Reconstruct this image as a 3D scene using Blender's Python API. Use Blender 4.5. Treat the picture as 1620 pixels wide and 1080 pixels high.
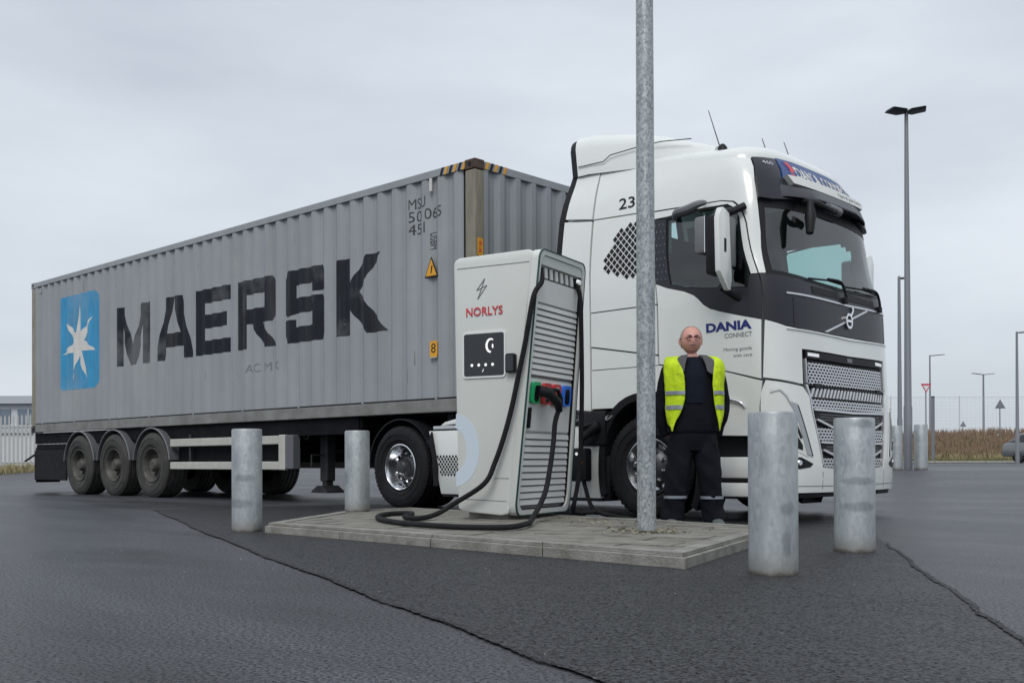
import bpy, bmesh, math, random, bisect as _bis
from mathutils import Vector, Matrix
from mathutils.geometry import tessellate_polygon
R = math.radians
random.seed(7)
scene = bpy.context.scene
for o in list(bpy.data.objects): bpy.data.objects.remove(o)

# ------------------------------------------------------------------ camera
cam_d = bpy.data.cameras.new('camera'); cam = bpy.data.objects.new('camera', cam_d)
scene.collection.objects.link(cam); scene.camera = cam
CX, CYM, CZ, YAW = 8.4554, -8.4338, 0.5699, 0.75224
cam.location = (CX, CYM, CZ)
cam_d.sensor_width = 36; cam_d.lens = 36.77; cam_d.shift_y = 0.1105
cam_d.clip_start = .05; cam_d.clip_end = 2000
cam.matrix_world = Matrix.Translation((CX, CYM, CZ)) @ Matrix.Rotation(YAW, 4, 'Z') @ Matrix.Rotation(R(90) + .0060176, 4, 'X') @ Matrix.Rotation(-.0034323, 4, 'Z')
FW = Vector((-math.sin(YAW), math.cos(YAW), 0)); RT = Vector((math.cos(YAW), math.sin(YAW), 0))

# ------------------------------------------------------------------ sky, sun, exposure
world = bpy.data.worlds.new('World'); scene.world = world; world.use_nodes = True
wn = world.node_tree.nodes; wl = world.node_tree.links; wn.clear()
SUN_EL, SUN_AZ = R(50), R(150)
sky = wn.new('ShaderNodeTexSky'); sky.sky_type = 'NISHITA'; sky.sun_disc = False
sky.sun_elevation = SUN_EL; sky.sun_rotation = SUN_AZ
tc = wn.new('ShaderNodeTexCoord')
mp = wn.new('ShaderNodeMapping'); mp.inputs['Scale'].default_value = (1, 1, 3.2)
nz = wn.new('ShaderNodeTexNoise'); nz.inputs['Scale'].default_value = 1.8; nz.inputs['Detail'].default_value = 6; nz.inputs['Roughness'].default_value = .5
cr = wn.new('ShaderNodeValToRGB')
cr.color_ramp.elements[0].position = .30; cr.color_ramp.elements[0].color = (5.05, 5.55, 6.2, 1)
cr.color_ramp.elements[1].position = .70; cr.color_ramp.elements[1].color = (7.3, 7.8, 8.4, 1)
sx = wn.new('ShaderNodeSeparateXYZ')
hz = wn.new('ShaderNodeMapRange'); hz.inputs['From Min'].default_value = 0; hz.inputs['From Max'].default_value = .55
hz.inputs['To Min'].default_value = .87; hz.inputs['To Max'].default_value = 1.12
mul = wn.new('ShaderNodeVectorMath'); mul.operation = 'SCALE'
mix = wn.new('ShaderNodeMix'); mix.data_type = 'RGBA'; mix.inputs[0].default_value = .94
bg = wn.new('ShaderNodeBackground'); bg.inputs['Strength'].default_value = .1
wo = wn.new('ShaderNodeOutputWorld')
wl.new(tc.outputs['Generated'], mp.inputs[0]); wl.new(mp.outputs[0], nz.inputs['Vector']); wl.new(nz.outputs['Fac'], cr.inputs[0])
wl.new(tc.outputs['Generated'], sx.inputs[0]); wl.new(sx.outputs['Z'], hz.inputs['Value'])
wl.new(cr.outputs[0], mul.inputs[0]); wl.new(hz.outputs[0], mul.inputs['Scale'])
wl.new(sky.outputs[0], mix.inputs[6]); wl.new(mul.outputs[0], mix.inputs[7])
wl.new(mix.outputs[2], bg.inputs['Color']); wl.new(bg.outputs[0], wo.inputs['Surface'])
sun_d = bpy.data.lights.new('sun', 'SUN'); sun_d.energy = 1.45; sun_d.angle = R(25); sun_d.color = (1, .97, .93)
sun = bpy.data.objects.new('sun', sun_d); scene.collection.objects.link(sun)
sdir = Vector((math.sin(SUN_AZ) * math.cos(SUN_EL), math.cos(SUN_AZ) * math.cos(SUN_EL), math.sin(SUN_EL)))
sun.rotation_euler = sdir.to_track_quat('Z', 'Y').to_euler(); sun.location = sdir * 40
scene.view_settings.view_transform = 'Standard'; scene.view_settings.look = 'None'
scene.view_settings.exposure = .16; scene.view_settings.gamma = 1; scene.view_settings.use_curve_mapping = False
scene.render.engine = 'CYCLES'

# ------------------------------------------------------------------ materials
def mat(name, col, rough=.5, metal=0., var=0., vs=6., col2=None, bump=0., bs=60., coat=0., spec=.5, stretch=None, emit=None):
    m = bpy.data.materials.new(name); m.use_nodes = True
    nt = m.node_tree; n = nt.nodes; l = nt.links
    b = n['Principled BSDF']
    b.inputs['Base Color'].default_value = (*col, 1); b.inputs['Roughness'].default_value = rough
    b.inputs['Metallic'].default_value = metal; b.inputs['Specular IOR Level'].default_value = spec
    b.inputs['Coat Weight'].default_value = coat; b.inputs['Coat Roughness'].default_value = .08
    if emit:
        b.inputs['Emission Color'].default_value = (*emit[:3], 1); b.inputs['Emission Strength'].default_value = emit[3]
    t = n.new('ShaderNodeTexCoord'); mpp = n.new('ShaderNodeMapping'); l.new(t.outputs['Object'], mpp.inputs[0])
    if stretch: mpp.inputs['Scale'].default_value = stretch
    if var or col2:
        z = n.new('ShaderNodeTexNoise'); z.inputs['Scale'].default_value = vs; z.inputs['Detail'].default_value = 6; z.inputs['Roughness'].default_value = .62
        l.new(mpp.outputs[0], z.inputs['Vector'])
        r = n.new('ShaderNodeValToRGB'); r.color_ramp.elements[0].position = .32; r.color_ramp.elements[1].position = .68
        c2 = col2 or tuple(c * (1 - var) for c in col)
        r.color_ramp.elements[0].color = (*c2, 1); r.color_ramp.elements[1].color = (*[min(1, c * (1 + (var * .4 if not col2 else 0))) for c in col], 1)
        l.new(z.outputs['Fac'], r.inputs[0]); l.new(r.outputs[0], b.inputs['Base Color'])
        mr = n.new('ShaderNodeMapRange'); mr.inputs['To Min'].default_value = min(1, rough * 1.25); mr.inputs['To Max'].default_value = rough * .85
        l.new(z.outputs['Fac'], mr.inputs['Value']); l.new(mr.outputs[0], b.inputs['Roughness'])
    if bump:
        z2 = n.new('ShaderNodeTexNoise'); z2.inputs['Scale'].default_value = bs; z2.inputs['Detail'].default_value = 4
        l.new(mpp.outputs[0], z2.inputs['Vector'])
        bp = n.new('ShaderNodeBump'); bp.inputs['Strength'].default_value = bump; bp.inputs['Distance'].default_value = .01
        l.new(z2.outputs['Fac'], bp.inputs['Height']); l.new(bp.outputs[0], b.inputs['Normal'])
    return m

def asphalt(name, dark, light, rough):
    m = bpy.data.materials.new(name); m.use_nodes = True
    nt = m.node_tree; n = nt.nodes; l = nt.links; b = n['Principled BSDF']
    t = n.new('ShaderNodeTexCoord')
    am = n.new('ShaderNodeMapping'); am.inputs['Rotation'].default_value = (0, 0, -.42); am.inputs['Scale'].default_value = (.55, 1.6, 1)
    a = n.new('ShaderNodeTexNoise'); a.inputs['Scale'].default_value = .5; a.inputs['Distortion'].default_value = .6; a.inputs['Detail'].default_value = 7; a.inputs['Roughness'].default_value = .6
    g = n.new('ShaderNodeTexVoronoi'); g.inputs['Scale'].default_value = 95
    g2 = n.new('ShaderNodeTexNoise'); g2.inputs['Scale'].default_value = 75; g2.inputs['Detail'].default_value = 4; g2.inputs['Roughness'].default_value = .75
    l.new(t.outputs['Object'], am.inputs[0]); l.new(am.outputs[0], a.inputs['Vector'])
    for q in (g, g2): l.new(t.outputs['Object'], q.inputs['Vector'])
    r = n.new('ShaderNodeValToRGB'); r.color_ramp.elements[0].position = .35; r.color_ramp.elements[1].position = .68
    r.color_ramp.elements[0].color = (*dark, 1); r.color_ramp.elements[1].color = (*light, 1)
    l.new(a.outputs['Fac'], r.inputs[0])
    r2 = n.new('ShaderNodeValToRGB'); r2.color_ramp.elements[0].position = .36; r2.color_ramp.elements[1].position = .68
    r2.color_ramp.elements[0].color = (.25, .25, .25, 1); r2.color_ramp.elements[1].color = (2.3, 2.3, 2.35, 1)
    l.new(g2.outputs['Fac'], r2.inputs[0])
    mx = n.new('ShaderNodeMix'); mx.data_type = 'RGBA'; mx.blend_type = 'MULTIPLY'; mx.inputs[0].default_value = 1
    l.new(r.outputs[0], mx.inputs[6]); l.new(r2.outputs[0], mx.inputs[7])
    # individual pale chippings in the aggregate
    r3 = n.new('ShaderNodeValToRGB'); r3.color_ramp.elements[0].position = .955; r3.color_ramp.elements[1].position = .985
    l.new(g.outputs['Color'], r3.inputs[0])
    mx2 = n.new('ShaderNodeMix'); mx2.data_type = 'RGBA'; mx2.inputs[7].default_value = (.17, .17, .18, 1)
    l.new(r3.outputs[0], mx2.inputs[0]); l.new(mx.outputs[2], mx2.inputs[6]); l.new(mx2.outputs[2], b.inputs['Base Color'])
    gs = n.new('ShaderNodeMapRange'); gs.inputs['From Min'].default_value = .38; gs.inputs['From Max'].default_value = .64; gs.inputs['To Min'].default_value = .02; gs.inputs['To Max'].default_value = .80
    l.new(g2.outputs['Fac'], gs.inputs['Value']); l.new(gs.outputs[0], b.inputs['Specular IOR Level'])
    rr = n.new('ShaderNodeMapRange'); rr.inputs['From Min'].default_value = .35; rr.inputs['From Max'].default_value = .65
    rr.inputs['To Min'].default_value = rough - .1; rr.inputs['To Max'].default_value = rough + .08
    l.new(a.outputs['Fac'], rr.inputs['Value']); l.new(rr.outputs[0], b.inputs['Roughness'])
    bp = n.new('ShaderNodeBump'); bp.inputs['Strength'].default_value = .7; bp.inputs['Distance'].default_value = .009
    l.new(g2.outputs['Fac'], bp.inputs['Height']); l.new(bp.outputs[0], b.inputs['Normal'])
    return m

def glass(name, tint, refl=.07, rough=.02):
    m = bpy.data.materials.new(name); m.use_nodes = True
    n = m.node_tree.nodes; l = m.node_tree.links; n.clear()
    o = n.new('ShaderNodeOutputMaterial'); t = n.new('ShaderNodeBsdfTransparent'); t.inputs[0].default_value = (*tint, 1)
    g = n.new('ShaderNodeBsdfGlossy'); g.inputs['Roughness'].default_value = rough
    f = n.new('ShaderNodeFresnel'); f.inputs[0].default_value = 1.5
    ad = n.new('ShaderNodeMath'); ad.operation = 'ADD'; ad.inputs[1].default_value = refl; ad.use_clamp = True
    mxs = n.new('ShaderNodeMixShader'); l.new(f.outputs[0], ad.inputs[0]); ge = n.new('ShaderNodeNewGeometry'); sb = n.new('ShaderNodeMath'); sb.operation = 'SUBTRACT'; sb.inputs[0].default_value = 1; l.new(ge.outputs['Backfacing'], sb.inputs[1])
    mu = n.new('ShaderNodeMath'); mu.operation = 'MULTIPLY'; l.new(ad.outputs[0], mu.inputs[0]); l.new(sb.outputs[0], mu.inputs[1]); l.new(mu.outputs[0], mxs.inputs[0])
    l.new(t.outputs[0], mxs.inputs[1]); l.new(g.outputs[0], mxs.inputs[2]); l.new(mxs.outputs[0], o.inputs[0])
    return m

def galv(name, base=.42, vsc=34, mixn=.6, stretch=.55):
    """spangled zinc: voronoi flakes over a cloudy grey"""
    m = bpy.data.materials.new(name); m.use_nodes = True
    n = m.node_tree.nodes; l = m.node_tree.links; b = n['Principled BSDF']
    t = n.new('ShaderNodeTexCoord'); mp_ = n.new('ShaderNodeMapping'); mp_.inputs['Scale'].default_value = (1, 1, stretch)
    l.new(t.outputs['Object'], mp_.inputs[0])
    v = n.new('ShaderNodeTexVoronoi'); v.inputs['Scale'].default_value = vsc
    z = n.new('ShaderNodeTexNoise'); z.inputs['Scale'].default_value = 5; z.inputs['Detail'].default_value = 6; z.inputs['Roughness'].default_value = .65
    l.new(mp_.outputs[0], v.inputs['Vector']); l.new(mp_.outputs[0], z.inputs['Vector'])
    ad = n.new('ShaderNodeMix'); ad.data_type = 'FLOAT'; ad.inputs[0].default_value = mixn
    sp = n.new('ShaderNodeSeparateColor'); l.new(v.outputs['Color'], sp.inputs[0])
    l.new(sp.outputs[0], ad.inputs[2]); l.new(z.outputs['Fac'], ad.inputs[3])
    r = n.new('ShaderNodeValToRGB'); r.color_ramp.elements[0].position = .25; r.color_ramp.elements[1].position = .75
    r.color_ramp.elements[0].color = (base * .55, base * .6, base * .63, 1); r.color_ramp.elements[1].color = (base * 1.1, base * 1.16, base * 1.18, 1)
    l.new(ad.outputs[0], r.inputs[0]); l.new(r.outputs[0], b.inputs['Base Color'])
    b.inputs['Metallic'].default_value = .55; b.inputs['Roughness'].default_value = .5
    return m

M = dict(
    asphalt=asphalt('asphalt', (.013, .0135, .015), (.060, .0625, .070), .43),
    asphalt_new=asphalt('new_asphalt', (.008, .0085, .0095), (.023, .024, .027), .49),
    road=asphalt('road_asphalt', (.05, .052, .06), (.075, .078, .085), .6),
    joint=asphalt('tar_joint', (.008, .008, .009), (.018, .0185, .020), .60),
    concrete=mat('kerb_concrete', (.29, .285, .26), .85, col2=(.155, .15, .13), vs=7, bump=.7, bs=70),
    slab=mat('paving_concrete', (.24, .23, .20), .85, col2=(.12, .112, .095), vs=5, bump=.6, bs=60),
    mortar=mat('dirty_joint', (.10, .09, .07), .95, bump=.5),
    white=mat('white_truck_paint', (.72, .74, .715), .22, var=.035, vs=2.2, coat=.6),
    whitep=mat('white_plastic', (.68, .69, .66), .38, var=.04, vs=4),
    station=mat('station_paint', (.64, .66, .63), .42, var=.03, vs=3),
    slat=mat('slat_paint', (.72, .73, .72), .45),
    black=mat('black_plastic', (.009, .010, .012), .5, var=.3, vs=12, spec=.25),
    panelblk=mat('dark_gloss_panel', (.022, .024, .031), .38, spec=.35),
    greyp=mat('grey_plastic', (.16, .165, .175), .45, var=.1),
    visor=mat('visor_lit_grey', (.055, .058, .068), .42, spec=.4),  # dark panel tone lightened: light on the upward-facing lip put into the colour
    rubber=mat('rubber', (.014, .014, .016), .8, spec=.25, var=.3, vs=9, bump=.3, bs=50),
    rubber_dirty=mat('dusty_rubber', (.06, .057, .052), .85, col2=(.03, .03, .03), vs=5, bump=.3, bs=50),
    rim_dirty=mat('dusty_rim_steel', (.11, .105, .095), .6, .3, col2=(.045, .044, .042), vs=8),
    chrome=mat('polished_alloy', (.75, .76, .78), .16, 1.),
    bright=mat('silver_trim', (.62, .63, .65), .3, .7),
    steel=mat('dark_steel', (.035, .036, .04), .55, .4, var=.4, vs=7),
    frame=mat('chassis_black', (.006, .0065, .009), .75, var=.4, vs=5, spec=.15),
    guardm=mat('aluminium_guard', (.52, .51, .46), .45, .25, var=.12, vs=5),
    fender=mat('mudguard_grey', (.10, .105, .115), .4),
    contm=None,
    railm=mat('container_rail_grey', (.23, .235, .225), .6, col2=(.14, .14, .13), vs=3, bump=.3, bs=30),
    postm=mat('weathered_post', (.27, .245, .185), .65, col2=(.18, .165, .13), vs=4, stretch=(3, 3, .6), bump=.3, bs=30),
    rust=mat('rusty_casting', (.11, .07, .05), .85, col2=(.035, .025, .02), vs=14, bump=.8, bs=40),
    navy=mat('navy_lettering', (.007, .011, .018), .6, var=.25, vs=4, spec=.3),
    blue=mat('logo_blue', (.03, .28, .52), .5, var=.18, vs=5, stretch=(1, 1, .4)),
    lwhite=mat('logo_white', (.62, .61, .58), .5, var=.1, vs=5),
    yellow=mat('warning_yellow', (.75, .36, .02), .5, var=.15, vs=8),
    blackink=mat('black_ink', (.007, .0075, .009), .55, spec=.3),
    greyink=mat('grey_ink', (.17, .18, .19), .5),
    redink=mat('red_ink', (.62, .03, .05), .45),
    blueink=mat('blue_ink', (.01, .02, .16), .45),
    signblue=mat('sign_blue', (.025, .065, .20), .45),
    paleblue=mat('pale_blue_print', (.53, .61, .68), .42),
    teal=mat('teal_gasket', (.012, .055, .052), .4),
    green=mat('green_holder', (.02, .42, .15), .4), red=mat('red_holder', (.55, .035, .04), .4), cobalt=mat('blue_holder', (.02, .17, .75), .4),
    screen=mat('dark_screen', (.012, .015, .02), .12, coat=.5),
    icon=mat('screen_icon', (.8, .8, .78), .4, emit=(.9, .92, .88, .45)),
    led=mat('lamp_white', (.8, .82, .85), .2, emit=(1, 1, 1, .15)),
    amber=mat('amber_lens', (.75, .20, .02), .3), redlens=mat('red_lens', (.4, .02, .02), .25),
    hlgrey=mat('headlamp_strip', (.34, .36, .38), .22, .2, coat=.5),
    wglass=glass('windscreen_glass', (.86, .97, .95), .07), dglass=glass('door_glass', (.66, .80, .79), .06),
    interior=mat('cab_interior', (.10, .115, .12), .8), discm=mat('rim_disc', (.07, .072, .076), .42, .7), ink_worn=mat('worn_ink', (.045, .05, .055), .6, spec=.3), chrome_shaded=mat('shaded_alloy', (.42, .43, .45), .26, 1.), seat=mat('seat_fabric', (.04, .045, .05), .9),
    galv=galv('galvanised_zinc', .52, 60, .90, .35), galv_pole=galv('galvanised_pole', .42, 75, .5, .7),
    dirt=mat('wet_dirt', (.13, .105, .08), .9, col2=(.06, .05, .04), vs=20), scuff=mat('scuffed_zinc', (.12, .13, .14), .6, .3, var=.3, vs=15),
    lampm=mat('lamp_grey', (.22, .23, .25), .5, .3), lampdark=mat('lamp_head_dark', (.03, .033, .04), .4),
    signpost=mat('sign_post_grey', (.20, .21, .23), .5, .3), signwhite=mat('sign_white', (.7, .7, .7), .5), signred=mat('sign_red', (.5, .03, .06), .5),
    carp=mat('car_paint_dark', (.20, .21, .22), .3, .5, coat=.7), carw=mat('car_paint_pale', (.55, .56, .54), .3, coat=.6), vanw=mat('van_yellow', (.55, .5, .2), .4),
    cglass=mat('car_glass', (.02, .025, .03), .05, coat=.8), plate=mat('number_plate', (.6, .6, .58), .5),
    grassd=mat('dry_stems', (.27, .18, .12), .9, col2=(.19, .14, .095), vs=2), grassy=mat('pale_straw', (.36, .31, .17), .9, col2=(.26, .22, .12), vs=2),
    grassg=mat('green_verge', (.13, .14, .055), .9, col2=(.17, .15, .07), vs=2),
    soil=mat('bank_soil', (.13, .10, .065), .95, col2=(.09, .085, .045), vs=.8),
    wallpale=mat('pale_cladding', (.58, .60, .62), .7, var=.06), roofm=mat('roof_metal', (.44, .47, .50), .6), wing=mat('window_glazing', (.16, .20, .25), .2),
    pale_post=mat('fence_pale_paint', (.42, .43, .42), .6), wire=mat('fence_wire', (.52, .55, .58), .6, 0),
    skin=mat('skin', (.62, .31, .25), .45, var=.10, vs=9), hair=mat('short_grey_hair', (.36, .31, .28), .8, bump=.8, bs=90),
    cloth=mat('navy_workwear', (.006, .007, .012), .9, var=.3, vs=10, bump=1, bs=11, spec=.2), tee=mat('dark_tee', (.007, .010, .019), .9, bump=.8, bs=10, spec=.2),
    jacket=mat('grey_collar', (.085, .085, .09), .85, bump=.6, bs=20), hivis=mat('hi_vis_yellow', (.54, .74, .008), .75, var=.25, vs=14, bump=.8, bs=18),
    reflect=mat('reflective_tape', (.26, .29, .33), .4, .3), shoe=mat('work_shoe', (.09, .11, .11), .7, var=.3), specs=mat('spectacle_frame', (.12, .03, .03), .3),
    eye=mat('eye', (.03, .025, .02), .2), lip=mat('lip', (.42, .16, .13), .5),
)
def marked(name, marks, mud=.05, base=.50):
    """cloudy zinc with soft dark rub marks (x, y, z, sx, sz in the post's own frame) and mud at the foot"""
    m = galv(name, base, 55, .84, .45); n = m.node_tree.nodes; l = m.node_tree.links; b = n['Principled BSDF']
    t = n.new('ShaderNodeTexCoord'); src = b.inputs['Base Color'].links[0].from_socket
    z = n.new('ShaderNodeTexNoise'); z.inputs['Scale'].default_value = 22; z.inputs['Detail'].default_value = 5; l.new(t.outputs['Object'], z.inputs['Vector'])
    def layer(fac, col):
        nonlocal src
        x = n.new('ShaderNodeMix'); x.data_type = 'RGBA'; x.inputs[7].default_value = (*col, 1); l.new(fac, x.inputs[0]); l.new(src, x.inputs[6]); src = x.outputs[2]
    def soft(val, lo, hi, amt):
        ad = n.new('ShaderNodeMath'); ad.operation = 'MULTIPLY_ADD'; ad.inputs[1].default_value = .9; l.new(z.outputs['Fac'], ad.inputs[0]); l.new(val, ad.inputs[2])
        r = n.new('ShaderNodeMapRange'); r.inputs['From Min'].default_value = lo + .45; r.inputs['From Max'].default_value = hi + .45; r.inputs['To Min'].default_value = amt; r.inputs['To Max'].default_value = 0; r.interpolation_type = 'SMOOTHSTEP'
        l.new(ad.outputs[0], r.inputs['Value']); return r.outputs[0]
    for x0, y0, z0, sx_, sz_ in marks:
        mp_ = n.new('ShaderNodeMapping'); mp_.inputs['Scale'].default_value = (1 / sx_, 1 / sx_, 1 / sz_); mp_.inputs['Location'].default_value = (-x0 / sx_, -y0 / sx_, -z0 / sz_); l.new(t.outputs['Object'], mp_.inputs[0])
        ln = n.new('ShaderNodeVectorMath'); ln.operation = 'LENGTH'; l.new(mp_.outputs[0], ln.inputs[0]); layer(soft(ln.outputs['Value'], .5, 1.2, .42), (.10, .115, .12))
    sp = n.new('ShaderNodeSeparateXYZ'); l.new(t.outputs['Object'], sp.inputs[0]); dv = n.new('ShaderNodeMath'); dv.operation = 'DIVIDE'; dv.inputs[1].default_value = max(mud, .001); l.new(sp.outputs[2], dv.inputs[0])
    layer(soft(dv.outputs[0], .3, 2.6, .55), (.22, .20, .165)); layer(soft(dv.outputs[0], .0, .75, .9), (.085, .07, .05))
    l.new(src, b.inputs['Base Color']); return m
def weather(m, chips=None):
    """dirt runs, faded patches and rust spots over whatever colour the material has"""
    n = m.node_tree.nodes; l = m.node_tree.links; b = n['Principled BSDF']; lk = b.inputs['Base Color'].links; src = lk[0].from_socket
    t = n.new('ShaderNodeTexCoord')
    def noise(scale, st, det=6, rough=.6):
        mp_ = n.new('ShaderNodeMapping'); mp_.inputs['Scale'].default_value = st; l.new(t.outputs['Object'], mp_.inputs[0])
        z = n.new('ShaderNodeTexNoise'); z.inputs['Scale'].default_value = scale; z.inputs['Detail'].default_value = det; z.inputs['Roughness'].default_value = rough; l.new(mp_.outputs[0], z.inputs['Vector']); return z.outputs['Fac']
    def over(fac, lo, hi, amt, col, blend='MIX'):
        nonlocal src
        r = n.new('ShaderNodeMapRange'); r.inputs['From Min'].default_value = lo; r.inputs['From Max'].default_value = hi; r.inputs['To Max'].default_value = amt; l.new(fac, r.inputs['Value'])
        x = n.new('ShaderNodeMix'); x.data_type = 'RGBA'; x.blend_type = blend; x.inputs[7].default_value = (*col, 1); l.new(r.outputs[0], x.inputs[0]); l.new(src, x.inputs[6]); src = x.outputs[2]
    over(noise(2.2, (2.5, 2.5, .10)), .50, .72, .20, (.17, .165, .15))
    over(noise(.7, (1, 1, 1)), .52, .66, .30, (.36, .37, .375))
    over(noise(9, (1, 1, .30), 7, .7), .68, .74, .45, (.13, .095, .07))
    over(noise(34, (1, 1, .6), 4, .6), .70, .74, .6, (.12, .075, .05))
    if chips: over(noise(13, (1, 1, 1), 8, .72), .68, .70, .8, chips); over(noise(3, (2, 2, .4), 6, .6), .60, .74, .09, chips)
    l.new(src, b.inputs['Base Color'])
    z = noise(1.3, (1, 1, .8), 2, .4); bp = n.new('ShaderNodeBump'); bp.inputs['Strength'].default_value = .55; bp.inputs['Distance'].default_value = .05; l.new(z, bp.inputs['Height'])
    if b.inputs['Normal'].links: l.new(b.inputs['Normal'].links[0].from_socket, bp.inputs['Normal'])
    l.new(bp.outputs[0], b.inputs['Normal']); return m
def container_mat():
    return weather(mat('container_grey', (.295, .315, .335), .52, col2=(.262, .280, .297), vs=1.6, stretch=(1.6, 1.6, .22), bump=.25, bs=9))
weather(M['navy'], (.20, .21, .215)); weather(M['postm']); weather(M['blue'])
M['contm'] = container_mat()

# ------------------------------------------------------------------ object helpers
COL = scene.collection
def root(name, label, cat, loc=(0, 0, 0), group=None):
    o = bpy.data.objects.new(name, None); COL.objects.link(o); o.location = loc; o.empty_display_size = .2
    o['label'] = label; o['category'] = cat
    if group: o['group'] = group
    return o
def attach(o, parent):
    if parent is None: return
    o.parent = parent
    if parent.parent is None and parent.type == 'EMPTY':
        o.matrix_parent_inverse = (Matrix.Translation(parent.location) @ parent.rotation_euler.to_matrix().to_4x4()).inverted()
def mk(name, V, F, m, parent=None, smooth=None, mats=None, fm=None):
    me = bpy.data.meshes.new(name); me.from_pydata([tuple(v) for v in V], [], F); me.validate(); me.update()
    for k in (mats or [m]): me.materials.append(k)
    if fm:
        for p, k in zip(me.polygons, fm): p.material_index = k
    if smooth is not None:
        for p in me.polygons: p.use_smooth = True
        me.set_sharp_from_angle(angle=R(smooth))
    o = bpy.data.objects.new(name, me); COL.objects.link(o); attach(o, parent)
    return o
def tag(o, label=None, cat=None, group=None, kind=None):
    if label: o['label'] = label
    if cat: o['category'] = cat
    if group: o['group'] = group
    if kind: o['kind'] = kind
    return o
class MB:
    """collects shapes for ONE mesh"""
    def __init__(s): s.V = []; s.F = []
    def add(s, V, F):
        b = len(s.V); s.V += [tuple(v) for v in V]; s.F += [tuple(i + b for i in f) for f in F]; return s
    def box(s, x0, x1, y0, y1, z0, z1, bev=0, xf=None, seg=1):
        bm = bmesh.new(); bmesh.ops.create_cube(bm, size=1)
        for v in bm.verts: v.co = Vector(((x0 + x1) / 2 + v.co.x * (x1 - x0), (y0 + y1) / 2 + v.co.y * (y1 - y0), (z0 + z1) / 2 + v.co.z * (z1 - z0)))
        if bev: bmesh.ops.bevel(bm, geom=bm.edges[:], offset=bev, segments=seg, affect='EDGES', profile=.5)
        if xf: bm.transform(xf)
        return s.bm(bm)
    def bm(s, bm):
        bm.verts.index_update(); s.add([v.co.copy() for v in bm.verts], [[v.index for v in f.verts] for f in bm.faces]); bm.free(); return s
    def prism(s, poly, fn, d0, d1, bev=0):
        """poly (a,b) extruded from depth d0 to d1 via fn(a,b,d)"""
        n = len(poly); V = [fn(a, b, d0) for a, b in poly] + [fn(a, b, d1) for a, b in poly]
        F = [tuple(range(n)), tuple(reversed(range(n, 2 * n)))] + [((i + 1) % n, i, n + i, n + (i + 1) % n) for i in range(n)]
        if bev:
            bm = bmesh.new(); vs = [bm.verts.new(v) for v in V]
            for f in F: bm.faces.new([vs[i] for i in f])
            bmesh.ops.recalc_face_normals(bm, faces=bm.faces[:])
            es = [e for e in bm.edges if e.calc_face_angle(0) > .5]
            bmesh.ops.bevel(bm, geom=es, offset=bev, segments=2, affect='EDGES', profile=.5)
            return s.bm(bm)
        return s.add(V, F)
    def tube(s, pts, r, n=8, caps=True):
        P = [Vector(p) for p in pts]; rr = r if isinstance(r, (list, tuple)) else [r] * len(P)
        V = []; up = Vector((0, 0, 1)); prev = None
        for i, p in enumerate(P):
            t = (P[min(i + 1, len(P) - 1)] - P[max(i - 1, 0)]).normalized()
            if prev is None: a = t.cross(up if abs(t.z) < .9 else Vector((1, 0, 0))).normalized()
            else: a = (prev - t * prev.dot(t)).normalized()
            prev = a; b = t.cross(a)
            for k in range(n):
                w = 2 * math.pi * k / n; V.append(p + (a * math.cos(w) + b * math.sin(w)) * rr[i])
        F = [(i * n + k, i * n + (k + 1) % n, (i + 1) * n + (k + 1) % n, (i + 1) * n + k) for i in range(len(P) - 1) for k in range(n)]
        if caps: F += [tuple(reversed(range(n))), tuple(range((len(P) - 1) * n, len(P) * n))]
        return s.add(V, F)
    def lathe(s, prof, c=(0, 0, 0), axis='z', n=32, caps=True):
        V = []
        for r, h in prof:
            for k in range(n):
                w = 2 * math.pi * k / n; a, b = r * math.cos(w), r * math.sin(w)
                V.append((c[0] + a, c[1] + b, c[2] + h) if axis == 'z' else ((c[0] + a, c[1] + h, c[2] + b) if axis == 'y' else (c[0] + h, c[1] + a, c[2] + b)))
        F = [(i * n + k, i * n + (k + 1) % n, (i + 1) * n + (k + 1) % n, (i + 1) * n + k) for i in range(len(prof) - 1) for k in range(n)]
        if axis == 'y': F = [tuple(reversed(f)) for f in F]
        if caps: F += [tuple(range(n)), tuple(range((len(prof) - 1) * n, len(prof) * n))]
        return s.add(V, F)
    def build(s, name, m, parent=None, smooth=None):
        me = mk(name, s.V, s.F, m, parent, smooth)
        bm = bmesh.new(); bm.from_mesh(me.data); bmesh.ops.recalc_face_normals(bm, faces=bm.faces[:]); bm.to_mesh(me.data); bm.free()
        if smooth is not None:
            for p in me.data.polygons: p.use_smooth = True
            me.data.set_sharp_from_angle(angle=R(smooth))
        return me
def smoothpts(P, k=6):
    P = [Vector(p) for p in P]; out = []
    for i in range(len(P) - 1):
        a, b, c, d = P[max(i - 1, 0)], P[i], P[i + 1], P[min(i + 2, len(P) - 1)]
        for j in range(k):
            t = j / k; out.append(.5 * ((2 * b) + (c - a) * t + (2 * a - 5 * b + 4 * c - d) * t * t + (3 * b - a - 3 * c + d) * t ** 3))
    return out + [P[-1]]
def flat_geo(loops, cu=None, cv=None):
    """tessellate polygon(s) with holes; cut along u and v values"""
    pts = [p for lp in loops for p in lp]
    tris = tessellate_polygon([[Vector((a, b, 0)) for a, b in lp] for lp in loops])
    return cut_geo(pts, tris, cu, cv)
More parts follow.
